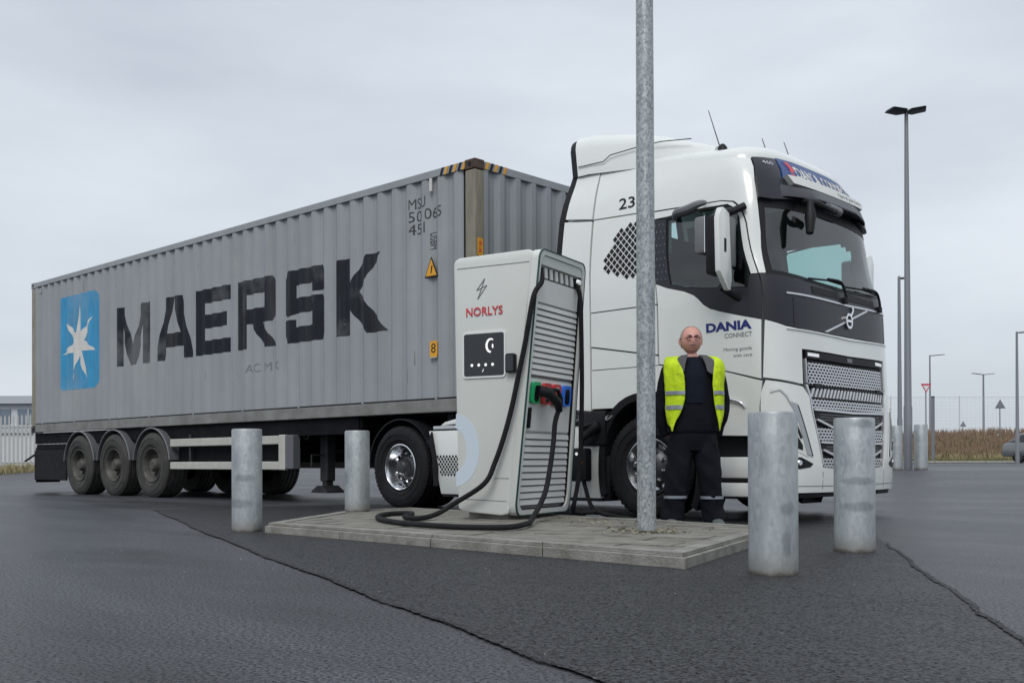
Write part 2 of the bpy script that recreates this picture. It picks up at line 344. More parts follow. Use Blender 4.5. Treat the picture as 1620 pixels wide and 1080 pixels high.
def cut_geo(pts, tris, cu=None, cv=None):
    bm = bmesh.new(); vs = [bm.verts.new((p[0], p[1], 0)) for p in pts]
    for t in tris:
        try: bm.faces.new([vs[i] for i in t])
        except ValueError: pass
    bmesh.ops.remove_doubles(bm, verts=bm.verts[:], dist=1e-5)
    for cuts, nrm in ((cu, (1, 0, 0)), (cv, (0, 1, 0))):
        if not cuts: continue
        ax = 0 if nrm[0] else 1
        lo = min(v.co[ax] for v in bm.verts); hi = max(v.co[ax] for v in bm.verts)
        if isinstance(cuts, (int, float)): cs = [cuts * k for k in range(math.ceil(lo / cuts), math.floor(hi / cuts) + 1)]
        else: cs = [c for c in cuts if lo < c < hi]
        for c in cs:
            co = [0, 0, 0]; co[ax] = c
            bmesh.ops.bisect_plane(bm, geom=bm.verts[:] + bm.edges[:] + bm.faces[:], plane_co=co, plane_no=nrm, dist=1e-5)
    for f in bm.faces:
        if f.normal.z < 0: f.normal_flip()
    bm.verts.index_update(); bm.normal_update()
    V = [(v.co.x, v.co.y) for v in bm.verts]; F = [[v.index for v in (f.verts if f.normal.z > 0 else reversed(f.verts))] for f in bm.faces]
    B = []
    for e in bm.edges:
        if len(e.link_faces) == 1:
            l = e.link_loops[0]; B.append((l.vert.index, l.link_loop_next.vert.index) if e.link_faces[0].normal.z > 0 else (l.link_loop_next.vert.index, l.vert.index))
    bm.free(); return V, F, B
def slab_geo(geo, fn, d0, d1):
    V, F, B = geo; n = len(V)
    top = [fn(a, b, d0) for a, b in V]
    if d1 is None: return top, [tuple(f) for f in F]
    return top + [fn(a, b, d1) for a, b in V], [tuple(f) for f in F] + [tuple(i + n for i in reversed(f)) for f in F] + [(b, a, a + n, b + n) for a, b in B]
def slab(name, loops, fn, d0, d1, m, parent=None, cu=None, cv=None, smooth=32):
    if loops and not isinstance(loops[0][0], (list, tuple)): loops = [loops]
    V, F = slab_geo(flat_geo(loops, cu, cv), fn, d0, d1)
    return mk(name, V, F, m, parent, smooth)
def multi(name, polys, fn, d0, d1, m, parent=None, cu=None, cv=None, smooth=32):
    mb = MB()
    for p in polys: mb.add(*slab_geo(flat_geo([p], cu, cv), fn, d0, d1))
    return mk(name, mb.V, mb.F, m, parent, smooth)
def text_geo(s, bold=0.0, spacing=1.0):
    c = bpy.data.curves.new('text', 'FONT'); c.body = s; c.size = 1; c.offset = bold; c.space_character = spacing; c.resolution_u = 3
    o = bpy.data.objects.new('text', c); COL.objects.link(o); bpy.context.view_layer.update()
    me = bpy.data.meshes.new_from_object(o.evaluated_get(bpy.context.evaluated_depsgraph_get()))
    V = [(v.co.x, v.co.y) for v in me.vertices]; F = [list(p.vertices) for p in me.polygons]
    bpy.data.objects.remove(o); bpy.data.curves.remove(c); bpy.data.meshes.remove(me)
    return V, F
def text(name, s, box, fn, d, m, parent, bold=0., shear=0., cu=None, cv=None, rot=False):
    """fit the string to box=(u0,v0,u1,v1) on surface fn"""
    V, F = text_geo(s, bold)
    x0, x1 = min(v[0] for v in V), max(v[0] for v in V); y0, y1 = min(v[1] for v in V), max(v[1] for v in V)
    P = []
    for x, y in V:
        a, b = (x - x0) / (x1 - x0), (y - y0) / (y1 - y0)
        if rot: a, b = b, 1 - a
        P.append((box[0] + a * (box[2] - box[0]) + shear * b * (box[3] - box[1]), box[1] + b * (box[3] - box[1])))
    G = cut_geo(P, F, cu, cv); W, FF = slab_geo(G, fn, d, None)
    return mk(name, W, FF, m, parent)
def ccw(poly):
    a = sum(p[0] * q[1] - q[0] * p[1] for p, q in zip(poly, poly[1:] + poly[:1])); return poly if a > 0 else poly[::-1]
def rrect(x0, y0, x1, y1, r, n=5):
    P = []
    for cx, cy, a0 in ((x1 - r, y0 + r, -90), (x1 - r, y1 - r, 0), (x0 + r, y1 - r, 90), (x0 + r, y0 + r, 180)):
        for k in range(n + 1): a = R(a0 + 90 * k / n); P.append((cx + r * math.cos(a), cy + r * math.sin(a)))
    return P
def copy_tree(o, parent=None):
    c = o.copy(); COL.objects.link(c)
    if parent is not None: c.parent = parent
    for ch in o.children: copy_tree(ch, c)
    return c
# ------------------------------------------------------------------ ground
def gz(x, y):
    t = max(0, min(1, (y - 3.5) / 8)); return .38 * t * t * (3 - 2 * t)
def axis(lo, hi, fine0, fine1, step):
    A = [fine0 + step * k for k in range(int((fine1 - fine0) / step) + 1)]
    d = step; x = fine0
    while x > lo: d *= 1.35; x -= d; A.insert(0, x)
    d = step; x = A[-1]
    while x < hi: d *= 1.35; x += d; A.append(x)
    return A
gx, gy = axis(-900, 900, -30, 14, 1.0), axis(-300, 1200, -10, 16, .8)
V = [(x, y, gz(x, y)) for y in gy for x in gx]; nx = len(gx)
F = [(j * nx + i, j * nx + i + 1, (j + 1) * nx + i + 1, (j + 1) * nx + i) for j in range(len(gy) - 1) for i in range(nx - 1)]
tag(mk('ground', V, F, M['asphalt'], None, 60), kind='structure')
# newer darker asphalt round the island, between two tarred joints
j1a, j1b = Vector((-3.2, -2.25)), Vector((8.6, -7.05)); j2a, j2b = Vector((4.3, .6)), Vector((8.7, -7.3))
patch = [(-3.2, -2.25), (-1.29, -3.05), (1.5, -4.22), (4.15, -5.28), (5.75, -5.91), (6.9, -6.36), (7.75, -6.7), (8.15, -6.85), (7.92, -6.1), (7.36, -4.93), (6.68, -3.72), (5.72, -2.0), (4.9, -.5), (4.4, .5), (-2.6, .5)]
pp = MB(); G = flat_geo([ccw(patch)], .5, .5); pp.add([(a, b, .004) for a, b in G[0]], G[1])
tag(pp.build('asphalt_patch', M['asphalt_new']), kind='structure')
def joint(pts, w, z):
    mb = MB(); random.seed(3)
    P = smoothpts([(a, b, 0) for a, b in pts], 60); V = []; 
    for i, p in enumerate(P):
        t = (P[min(i + 1, len(P) - 1)] - P[max(i - 1, 0)]).normalized(); n = Vector((-t.y, t.x, 0))
        o = .012 * math.sin(i * .11) + .005 * math.sin(i * .31 + 1) + random.uniform(-.003, .003); ww = w * random.uniform(.45, 1.2) * min(1, i / 60)
        V += [p + n * (o - ww) + Vector((0, 0, z)), p + n * (o + ww) + Vector((0, 0, z))]
    mb.add(V, [(2 * i, 2 * i + 1, 2 * i + 3, 2 * i + 2) for i in range(len(P) - 1)])
    return tag(mb.build('asphalt_joint', M['joint']), kind='structure')
joint([(-3.2, -2.25), (-1.29, -3.05), (1.5, -4.22), (4.15, -5.28), (5.75, -5.91), (6.9, -6.36), (7.75, -6.7)], .015, .008)
joint([(5.4, -1.4), (5.72, -2.0), (6.68, -3.72), (7.36, -4.93), (7.9, -6.1)], .015, .008)
# far road, kerb and verge in front of the bank (laid along the view's cross direction)
C0 = Vector((CX, CYM, 0))
def far(lat, dist, z=None):
    p = C0 + FW * dist + RT * lat; return (p.x, p.y, gz(p.x, p.y) if z is None else z)
def band(name, d0, d1, l0, l1, dz, m, slope=0):
    mb = MB(); N = 20; V = []
    for k in range(N + 1):
        l = l0 + (l1 - l0) * k / N
        for d in (d0, d1): a = far(l, d + slope * (l - l0)); V.append((a[0], a[1], a[2] + dz))
    mb.add(V, [(2 * k, 2 * k + 2, 2 * k + 3, 2 * k + 1) for k in range(N)])
    return tag(mb.build(name, m), kind='structure')
band('road', 30, 54, 12, 75, .004, M['road'])
kb = MB(); a, b = far(16, 54.2), far(75, 54.2)
kb.tube([(a[0], a[1], a[2] + .03), (b[0], b[1], b[2] + .03)], .09, 4); tag(kb.build('kerb', M['concrete']), kind='structure')
# bank of earth behind the road, tall dry stems on it
def bank_h(l, d):
    e = min(1, max(0, (l - 17.5) / 7)); e = e * e * (3 - 2 * e)
    t = min(1, max(0, (d - 55) / 7)); t = t * t * (3 - 2 * t)
    back = min(1, max(0, (90 - d) / 16))
    return (.08 + 1.45 * t * back * e + .12 * math.sin(l * .7) * t * e * math.sin(d * .5 + 1)) 
V = []; L_ = [16 + 1.3 * k for k in range(52)]; D_ = [54.4, 55, 56, 57, 58, 59, 60, 61, 62, 65, 70, 75, 80, 86, 92]
for d in D_:
    for l in L_: q = far(l, d); V.append((q[0], q[1], q[2] + (bank_h(l, d) if d < 92 and 16 < l < 82 else -.3)))
n_ = len(L_); F = [(j * n_ + i, j * n_ + i + 1, (j + 1) * n_ + i + 1, (j + 1) * n_ + i) for j in range(len(D_) - 1) for i in range(n_ - 1)]
tag(mk('grass_bank', V, F, M['soil'], None, 60), kind='structure')
def blades(name, n, place, h0, h1, w, m, lean=.35, clump=None):
    V = []; F = []
    for k in range(n):
        x, y, z = place(); h = random.uniform(h0, h1); a = random.uniform(0, math.pi); lx, ly = random.uniform(-lean, lean) * h, random.uniform(-lean, lean) * h
        dx, dy = math.cos(a) * w, math.sin(a) * w; b = len(V)
        V += [(x - dx, y - dy, z - .03), (x + dx, y + dy, z - .03), (x + lx * .4 + dx * .7, y + ly * .4 + dy * .7, z + h * .6), (x + lx, y + ly, z + h)]
        F += [(b, b + 1, b + 2), (b, b + 2, b + 3)]
    return mk(name, V, F, m)
random.seed(11)
def bankpt(l0, l1, d0, d1):
    def f():
        l = random.uniform(l0, l1); d = d0 + (d1 - d0) * random.random(); q = far(l, d); return (q[0], q[1], q[2] + bank_h(l, d))
    return f
tag(blades('tall_dry_stems', 15000, bankpt(19, 44, 56.6, 62), .30, .62, .022, M['grassd']), 'tall reddish brown dead stems covering the bank beyond the road', 'dry grass', kind='stuff')
tag(blades('pale_straw', 9000, bankpt(18, 44, 55.6, 60.5), .15, .42, .025, M['grassy']), 'pale straw coloured grass mixed through the bank', 'dry grass', kind='stuff')
tag(blades('verge_grass', 8000, bankpt(17.5, 44, 54.4, 56.8), .05, .16, .03, M['grassg']), 'low green grass verge along the foot of the bank', 'grass', kind='stuff')

# ------------------------------------------------------------------ traffic island
KH = .075
isl = [(1.27, -3.66), (5.38, -3.83), (4.64, -1.42), (.05, -1.0), (.05, -1.92)]
def inset(poly, d):
    n = len(poly); out = []
    for i in range(n):
        p0, p1, p2 = Vector(poly[i - 1]), Vector(poly[i]), Vector(poly[(i + 1) % n])
        e1 = (p1 - p0).normalized(); e2 = (p2 - p1).normalized(); n1 = Vector((-e1.y, e1.x)); n2 = Vector((-e2.y, e2.x))
        b = (n1 + n2) / (1 + n1.dot(n2)); out.append(tuple(p1 + b * d))
    return out
inn = inset(isl, .13)
mb = MB(); mb.add([(x, y, KH - .008) for x, y in inset(isl, .02)] + [(x, y, 0) for x, y in inset(isl, .02)], [tuple(range(5))] + [(i, (i + 1) % 5, (i + 1) % 5 + 5, i + 5) for i in range(5)])
pave = tag(mb.build('pavement', M['mortar']), 'low concrete traffic island with kerb stones and paving', kind='structure')
random.seed(5)
for i in range(5):
    a, b = Vector(isl[i]), Vector(isl[(i + 1) % 5]); c, d = Vector(inn[i]), Vector(inn[(i + 1) % 5])
    n = max(1, round((b - a).length / .98))
    for k in range(n):
        g = .004 / (b - a).length; t0, t1 = k / n + (g if k else 0), (k + 1) / n - (g if k < n - 1 else 0)
        q = [a.lerp(b, t0), a.lerp(b, t1), c.lerp(d, t1), c.lerp(d, t0)]
        dz = random.uniform(-.003, .004)
        bm = bmesh.new(); lo = [bm.verts.new((p.x, p.y, -.02)) for p in q]; hi = [bm.verts.new((p.x, p.y, KH + .006 + dz)) for p in q]
        bm.faces.new(hi); bm.faces.new(lo[::-1])
        for s in range(4): bm.faces.new((lo[s], lo[(s + 1) % 4], hi[(s + 1) % 4], hi[s]))
        bmesh.ops.bevel(bm, geom=[bm.edges.get((hi[0], hi[1]))], offset=.026, segments=3, affect='EDGES')
        o = MB().bm(bm).build('kerb_stone', M['concrete'], None, 40); o.parent = pave
def clip(poly, A, B):
    out = []; A = Vector(A); B = Vector(B); e = B - A
    side = lambda p: e.x * (p[1] - A.y) - e.y * (p[0] - A.x)
    for i in range(len(poly)):
        p, q = poly[i - 1], poly[i]; sp, sq = side(p), side(q)
        if (sp >= 0) != (sq >= 0): t = sp / (sp - sq); out.append((p[0] + (q[0] - p[0]) * t, p[1] + (q[1] - p[1]) * t))
        if sq >= 0: out.append(q)
    return out
inn2 = inset(isl, .14); ang = R(15); ex, ey = Vector((math.cos(ang), math.sin(ang))), Vector((-math.sin(ang), math.cos(ang)))
for r in range(-1, 16):
    for k in range(-3, 14):
        a0 = k * .60 + (.30 if r % 2 else 0); b0 = r * .30
        q = [Vector((.5, -5.2)) + ex * (a0 + u) + ey * (b0 + v) for u, v in ((.006, .006), (.594, .006), (.594, .294), (.006, .294))]
        q = [(p.x, p.y) for p in q]
        for i in range(5):
            if len(q) > 2: q = clip(q, inn2[i], inn2[(i + 1) % 5])
        if len(q) < 3: continue
        ar = abs(sum(p[0] * w[1] - w[0] * p[1] for p, w in zip(q, q[1:] + q[:1]))) / 2
        if ar < .006: continue
        h = KH + random.uniform(-.003, .003); n = len(q)
        o = MB().add([(x, y, h) for x, y in q] + [(x, y, h - .03) for x, y in q], [tuple(range(n))] + [((i + 1) % n, i, i + n, (i + 1) % n + n) for i in range(n)]).build('paving_slab', M['slab']); o.parent = pave

# ------------------------------------------------------------------ bollards
def bollard(x, y, z0, h, r, label, seed, tilt=0., scuffs=(), cat='bollard', group='galvanised steel bollards', dirt=True):
    random.seed(seed)
    rt = root('bollard', label, cat, (x, y, z0), group)
    mb = MB(); mb.lathe([(r, -.02), (r, h - .012), (r - .004, h - .003), (r - .012, h), (r - .014, h - .004), (0.001, h - .004)], n=40)
    o = mb.build('post', M['galv'], rt, 35); o.location = (x, y, z0)
    marks = [(r * math.cos(ang), r * math.sin(ang), z, w, hh * 1.5) for ang, z, w, hh in scuffs]
    o.data.materials[0] = marked('zinc_with_marks', marks, .05 if dirt else .03, .43 + .03 * random.random())
    rt.rotation_euler = (0, tilt, 0)
    for ch in rt.children: ch.matrix_parent_inverse = Matrix.Identity(4); ch.location = (0, 0, 0)
    return rt
toC = math.atan2(-4.6, 2.6)
bollard(5.832, -3.72, 0, .81, .122, 'thick galvanised bollard beside the right end of the traffic island, nearest the camera', 1, scuffs=[(toC + .65, .33, .05, .025), (toC + .55, .16, .03, .05)])
bollard(5.563, -2.225, 0, .83, .124, 'galvanised bollard with dark scuffs standing in front of the truck grille', 2, scuffs=[(toC + .2, .44, .12, .018), (toC + .25, .285, .13, .022), (toC + .35, .79, .09, .02)])
bollard(1.005, -3.655, 0, .84, .122, 'galvanised bollard with two dark scuff marks beside the left end of the island', 3, scuffs=[(toC + .3, .44, .10, .022), (toC - .2, .23, .13, .028)])
bollard(.28, -1.935, KH, .80, .122, 'galvanised bollard standing on the island by the drive wheel', 4, scuffs=[(toC - .75, .34, .05, .05)])
q = far(7.35, 20); bollard(q[0], q[1], .38, .84, .115, 'distant galvanised bollard left of the double lamp post', 5, group='bollards round the far lamp post', dirt=False)
q = far(7.82, 20); bollard(q[0], q[1], .38, .86, .125, 'distant galvanised bollard right of the double lamp post', 6, group='bollards round the far lamp post', dirt=False)

# ------------------------------------------------------------------ poles
p = (4.215, -2.55)
rt = root('street_pole', 'tall galvanised pole rising from the island in front of the cab', 'pole', (p[0], p[1], KH))
MB().lathe([(.064, KH - .01), (.064, 1.6), (.060, 3.4), (.050, 7.2), (.0501, 7.25)], (p[0], p[1], 0), n=32).build('shaft', M['galv_pole'], rt, 40)
MB().lathe([(.085, KH), (.083, KH + .012), (.066, KH + .018)], (p[0], p[1], 0), n=24).build('base_collar', M['mortar'], rt, 40)
def lamp_head(rt, x, y, z, dx, dy, L, w, name='lamp_head'):
    d = Vector((dx, dy, 0)).normalized(); s = Vector((-d.y, d.x, 0)); mb = MB()
    secs = [(0, .06, .03), (.12, .5, .035), (.28, 1, .035), (.95, .92, .03), (1, .8, .02)]
    V = []
    for t, ww, hh in secs:
        c = Vector((x, y, z)) + d * (L * t) + Vector((0, 0, .10 * L * t))
        for a, b in ((-1, 0), (-.6, 1), (.6, 1), (1, 0), (.7, -.5), (-.7, -.5)): V.append(c + s * (a * w * ww / 2) + Vector((0, 0, b * hh)))
    F = [(i * 6 + k, i * 6 + (k + 1) % 6, i * 6 + 6 + (k + 1) % 6, i * 6 + 6 + k) for i in range(4) for k in range(6)] + [tuple(range(6)), tuple(range(24, 30))]
    mb.add(V, F); return mb.build(name, M['lampdark'], rt, 30)
def lamp(lat, dist, top, r, label, heads, cat='lamp post', group='lamp posts beyond the truck', L=.55, w=.32, r2=None):
    q = far(lat, dist); rt = root('lamp_post', label, cat, q, group)
    MB().lathe([(r * 1.15, q[2] - .05), (r * 1.15, q[2] + 1.2), (r, q[2] + 1.25), (r2 or r * .6, top), ((r2 or r * .6) * .5, top + .02)], (q[0], q[1], 0), n=16).build('shaft', M['lampm'], rt, 40)
    for dx, dy in heads: lamp_head(rt, q[0], q[1], top - .05, dx, dy, L, w)
    return rt
hd = RT * .98 + FW * .2
lamp(7.69, 20.3, 7.36, .070, 'tall lamp post with two dark flat heads right of the cab', [(-hd.x, -hd.y), (hd.x * .9 - FW.x * .5, hd.y * .9 - FW.y * .5)], L=.36, w=.42, r2=.035)
lamp(9.72, 26.2, 5.15, .055, 'slim lamp post with a short arm close behind the double lamp post', [(hd.x, hd.y)], L=.28, w=.1, r2=.035)
lamp(28.0, 70, 7.55, .075, 'far thin lamp post with one arm above the give way sign', [(hd.x, hd.y)], L=1.1, w=.25)
lamp(40.6, 90, 7.9, .11, 'far lamp post with a T shaped double arm behind the dry bank', [(hd.x, hd.y), (-hd.x, -hd.y)], L=1.1, w=.3)
lamp(21.75, 45, 6.05, .075, 'lamp post with one short arm near the right edge of the photo', [(hd.x, hd.y)], L=.7, w=.25)
# ------------------------------------------------------------------ signs
def sgn(lat, dist, z, size, down, label, cat, rim, face, name):
    q = far(lat, dist); rt = root(name, label, cat, q)
    top = z + size * .3
    MB().lathe([(.032, q[2] - .03), (.032, top)], (q[0] , q[1], 0), n=10).build('post', M['signpost'], rt, 40)
    k = -1 if down else 1; f = lambda a, b, d: tuple(Vector((q[0], q[1], z)) + RT * a - FW * (.04 + d) + Vector((0, 0, b)))
    tri = lambda s: ccw([(-s * .5, -k * s * .43), (s * .5, -k * s * .43), (0, k * s * .43)])
    slab('sign_plate', tri(size), f, .012, 0, rim, rt); slab('sign_face', tri(size * .62), f, .016, .0125, face, rt)
    return rt
sgn(21.7, 54.8, 4.30, .56, True, 'red and white give way triangle on a thin post', 'road sign', M['signred'], M['signwhite'], 'give_way_sign')
sgn(28.0, 60, 3.75, .62, False, 'distant triangular warning sign seen from behind on a post', 'road sign', M['signpost'], M['lampm'], 'warning_sign')
sgn(34.5, 80, 3.3, .5, False, 'small far triangular sign showing above the dry stems', 'road sign', M['signpost'], M['lampm'], 'warning_sign')
q = far(22.15, 55); rt = root('marker_post', 'short dark square post just right of the give way sign', 'post', q)
MB().box(q[0] - .07, q[0] + .07, q[1] - .07, q[1] + .07, q[2] - .05, 3.85, .01).build('shaft', M['lampm'], rt)
MB().box(q[0] - .08, q[0] + .08, q[1] - .08, q[1] + .08, 3.852, 3.90, .01).build('cap', M['steel'], rt)
# wire fence behind the bank
q = far(20, 64); rt = root('wire_fence', 'faint tall wire mesh fence running behind the dry bank', 'fence', q)
for k in range(12):
    a = far(19 + 4.2 * k, 64, 0); MB().lathe([(.03, .3), (.03, 4.45)], (a[0], a[1], 0), n=6).build('fence_post', M['wire'], rt)
wm = MB()
a, b = far(19, 64, 0), far(66, 64, 0)
for z in [1.6 + .19 * k for k in range(15)] + [4.38]: wm.tube([(a[0], a[1], z), (b[0], b[1], z)], .0045 if z < 4.3 else .014, 3, False)
for k in range(180): a = far(19 + .26 * k, 64, 0); wm.tube([(a[0], a[1], 1.5), (a[0], a[1], 4.36)], .0035, 3, False)
wm.build('wire_mesh', M['wire'], rt)['kind'] = 'stuff'
# palisade fence and shed on the left
q = far(-22, 41); rt = root('palisade_fence', 'pale steel palisade fence behind the rear of the trailer', 'fence', q)
proto = None; q0 = far(-27, 41, 0)
for k in range(118):
    a = far(-24 + .165 * k, 41, 0); z0 = gz(a[0], a[1]); 
    if proto is None:
        mb = MB(); mb.prism([(-.035, .05), (.035, .05), (.035, 2.12), (0, 2.22), (-.035, 2.12)], lambda u, v, d: tuple(RT * u + Vector((0, 0, v)) + FW * d), 0, .02)
        proto = mb.build('pale', M['pale_post'], None); o = proto
    else: o = proto.copy(); COL.objects.link(o)
    attach(o, rt); o.location = (a[0], a[1], z0)
for z in (.45, 1.85): 
    a, b = far(-24, 41.05), far(-4.6, 41.05); MB().tube([(a[0], a[1], a[2] + z), (b[0], b[1], b[2] + z)], .03, 4).build('fence_rail', M['pale_post'], rt)
for k in range(8):
    a = far(-24 + 2.75 * k, 41.1); MB().box(a[0] - .05, a[0] + .05, a[1] - .05, a[1] + .05, a[2], a[2] + 2.15).build('fence_post', M['pale_post'], rt)
random.seed(2)
def strip(l0, l1, d0, d1):
    def f(): q = far(random.uniform(l0, l1), random.uniform(d0, d1)); return q
    return f
tag(blades('dry_weeds', 5000, strip(-24, -4.5, 38.8, 40.8), .10, .38, .02, M['grassy'], .5), 'straw coloured weeds along the foot of the palisade fence', 'dry grass', kind='stuff')
q = far(-38, 72); rt = root('warehouse', 'long low pale warehouse beyond the palisade fence, far left', 'building', q)
W = lambda l, d, z: tuple(far(l, d, z))
def wbox(name, l0, l1, d0, d1, z0, z1, m, parent=rt):
    P = [W(l0, d0, z0), W(l1, d0, z0), W(l1, d1, z0), W(l0, d1, z0), W(l0, d0, z1), W(l1, d0, z1), W(l1, d1, z1), W(l0, d1, z1)]
    return MB().add(P, [(0, 1, 5, 4), (1, 2, 6, 5), (2, 3, 7, 6), (3, 0, 4, 7), (4, 5, 6, 7), (3, 2, 1, 0)]).build(name, m, parent)
wl_ = wbox('wall', -50, -20, 72, 92, 0, 4.6, M['wallpale'])
wbox('roof', -50.3, -19.7, 71.6, 92.4, 4.62, 5.15, M['roofm']); wbox('cladding_band', -50.1, -19.9, 71.85, 71.95, 2.6, 3.1, M['roofm'])
for k in range(14):
    l = -48 + 2 * k; w = wbox('window', l, l + 1.5, 71.92, 72.05, 3.25, 4.25, M['wing']); wbox('frame', l + .72, l + .78, 71.86, 71.915, 3.25, 4.25, M['wallpale'], w)

# ------------------------------------------------------------------ far cars
def car(lat, dist, ang, m, label, name='parked_car', H=1.48, Lc=4.3, Wc=1.8, van=False):
    q = far(lat, dist); rt = root(name, label, 'van' if van else 'car', q)
    if van: prof = [(-2.15, .35), (2.15, .35), (2.2, .75), (2.05, 1.05), (1.55, 1.2), (1.15, 1.85), (-2.1, 1.9), (-2.2, .9)]
    else: prof = [(-2.1, .32), (2.05, .30), (2.14, .5), (2.1, .72), (1.95, .86), (1.1, .98), (.95, 1.0), (-1.7, 1.02), (-2.08, .95), (-2.16, .6)]
    T = Matrix.Translation(q) @ Matrix.Rotation(ang, 4, 'Z')
    fn = lambda a, b, d: tuple(T @ Vector((a, d, b)))
    MB().prism(prof, fn, -Wc / 2, Wc / 2, .07).build('body', m, rt, 40)
    if not van:
        cab = [(1.02, .99), (.35, H - .05), (-.1, H), (-1.25, H - .03), (-1.95, 1.02)]
        MB().prism(cab, fn, -Wc / 2 + .14, Wc / 2 - .14, .06).build('roof', m, rt, 40)
        for s in (-1, 1): MB().prism([(.86, 1.03), (.32, H - .13), (-1.2, H - .11), (-1.65, 1.03)], fn, s * (Wc / 2 - .139), s * (Wc / 2 - .128)).build('side_window', M['cglass'], rt)
        V = [T @ Vector(p) for p in ((1.05, -.68, 1.0), (1.05, .68, 1.0), (.40, .58, H - .06), (.40, -.58, H - .06))]; V = [v + Vector((0, 0, .012)) + (T.to_3x3() @ Vector((.01, 0, 0))) for v in V]
        mk('windscreen', V, [(0, 1, 2, 3)], M['cglass'], rt)
        MB().prism([(2.10, .38), (2.165, .40), (2.175, .56), (2.13, .62)], fn, -.6, .6).build('grille', M['black'], rt)
        MB().prism([(2.17, .42), (2.185, .42), (2.185, .52), (2.17, .52)], fn, -.26, .26).build('number_plate', M['plate'], rt)
        for s in (-1, 1): MB().prism([(1.98, .66), (2.15, .64), (2.13, .77), (1.92, .82)], fn, s * .52, s * .86, .02).build('headlight', M['led'], rt)
    else:
        for s in (-1, 1): MB().prism([(1.42, 1.2), (1.1, 1.72), (.3, 1.72), (.3, 1.2)], fn, s * (Wc / 2 + .004), s * (Wc / 2 + .012)).build('side_window', M['cglass'], rt)
    for x in (-1.3, 1.32):
        for s in (-1, 1):
            o = MB().lathe([(.24, -.1), (.31, -.09), (.32, 0), (.31, .09), (.24, .1)], (0, 0, 0), 'y', 20).build('wheel', M['rubber'], rt, 40)
            o.rotation_euler = (0, 0, ang); o.location = T @ Vector((x, s * (Wc / 2 - .1), .32))
            h = MB().lathe([(.02, -.105), (.2, -.108), (.21, -.1), (.21, .1), (.2, .108), (.02, .105)], (0, 0, 0), 'y', 16).build('rim', M['discm'], None, 40); h.parent = o
    return rt
tw = math.atan2(-FW.y, -FW.x)
car(25.95, 50, tw + .62, M['carp'], 'dark silver car driving in at the right edge of the photo')
car(-8.9, 60, tw + 1.5, M['carw'], 'pale car parked far away, glimpsed under the trailer beside the landing legs')
car(-10.6, 60.5, tw + 1.1, M['vanw'], 'yellowish van parked far away, glimpsed under the trailer', 'parked_van', van=True)
# ------------------------------------------------------------------ shipping container
ZB, ZT, CL, CWD = 1.145, 4.041, 12.192, 2.438
P_ = .278; TRAP = [(0, 0), (.07, 0), (.138, 1), (.208, 1), (.278, 0)]; DEP = .036
def trap(s, dep=DEP):
    s = s % P_
    for (a, f), (b, g) in zip(TRAP, TRAP[1:]):
        if s <= b: return dep * (f + (g - f) * (s - a) / (b - a))
    return 0
X0S, X1S = -CL + .16, -.20
def yc(x): return .012 + (trap(x - X0S) if X0S < x < X1S else 0)
SCUT = sorted([X0S + k * P_ + a for k in range(60) for a, _ in TRAP[:-1] if X0S + k * P_ + a < X1S])
cont = root('shipping_container', 'grey corrugated forty foot container with a blue star logo on the trailer', 'container', (-CL / 2, CWD / 2, ZB))
cs = lambda u, v, d: (u, yc(u) - d, v)
xs = [X0S] + [c for c in SCUT if c > X0S] + [X1S]
for nm, sy in (('side_wall', 0), ('side_wall', 1)):
    V = []; mbx = MB()
    for x in xs:
        for z in (ZB + .16, ZT - .10): V.append((x, yc(x) if not sy else CWD - yc(x), z))
    mbx.add(V, [(2 * i, 2 * i + 2, 2 * i + 3, 2 * i + 1) for i in range(len(xs) - 1)])
    mbx.build(nm, M['contm'], cont)
# front wall
yf = lambda y: trap(y - .15)
ys = [.10] + sorted({.15 + k * P_ + a for k in range(10) for a, _ in TRAP[:-1] if .15 + k * P_ + a < 2.34}) + [2.34]
V = []
for y in ys:
    for z in (ZB + .16, ZT - .10): V.append((-.012 - yf(y), y, z))
MB().add(V, [(2 * i, 2 * i + 2, 2 * i + 3, 2 * i + 1) for i in range(len(ys) - 1)]).build('front_wall', M['contm'], cont)
mbx = MB(); N = 88
V = []
for k in range(N + 1):
    x = -CL + .1 + (CL - .2) * k / N
    for y in (.05, CWD - .05): V.append((x, y, ZT - .02 - (.018 if k % 2 else 0)))
mbx.add(V, [(2 * i, 2 * i + 2, 2 * i + 3, 2 * i + 1) for i in range(N)]).build('roof', M['contm'], cont)
for y in (0, CWD - .07):
    MB().box(-CL + .17, -.17, y + .004, y + .066, ZT - .10, ZT - .008, .006).build('top_rail', M['contm'], cont)
    MB().box(-CL + .17, -.17, y + .002 if y == 0 else y, y + .07 if y == 0 else y + .068, ZB + .005, ZB + .158, .008).build('bottom_rail', M['railm'], cont)
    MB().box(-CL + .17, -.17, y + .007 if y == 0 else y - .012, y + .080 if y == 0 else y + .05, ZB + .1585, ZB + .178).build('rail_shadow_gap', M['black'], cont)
MB().box(-.09, -.010, .17, CWD - .17, ZT - .105, ZT - .01, .006).build('front_header', M['contm'], cont)
MB().box(-.09, -.012, .17, CWD - .17, ZB, ZB + .16, .006).build('front_sill', M['railm'], cont)
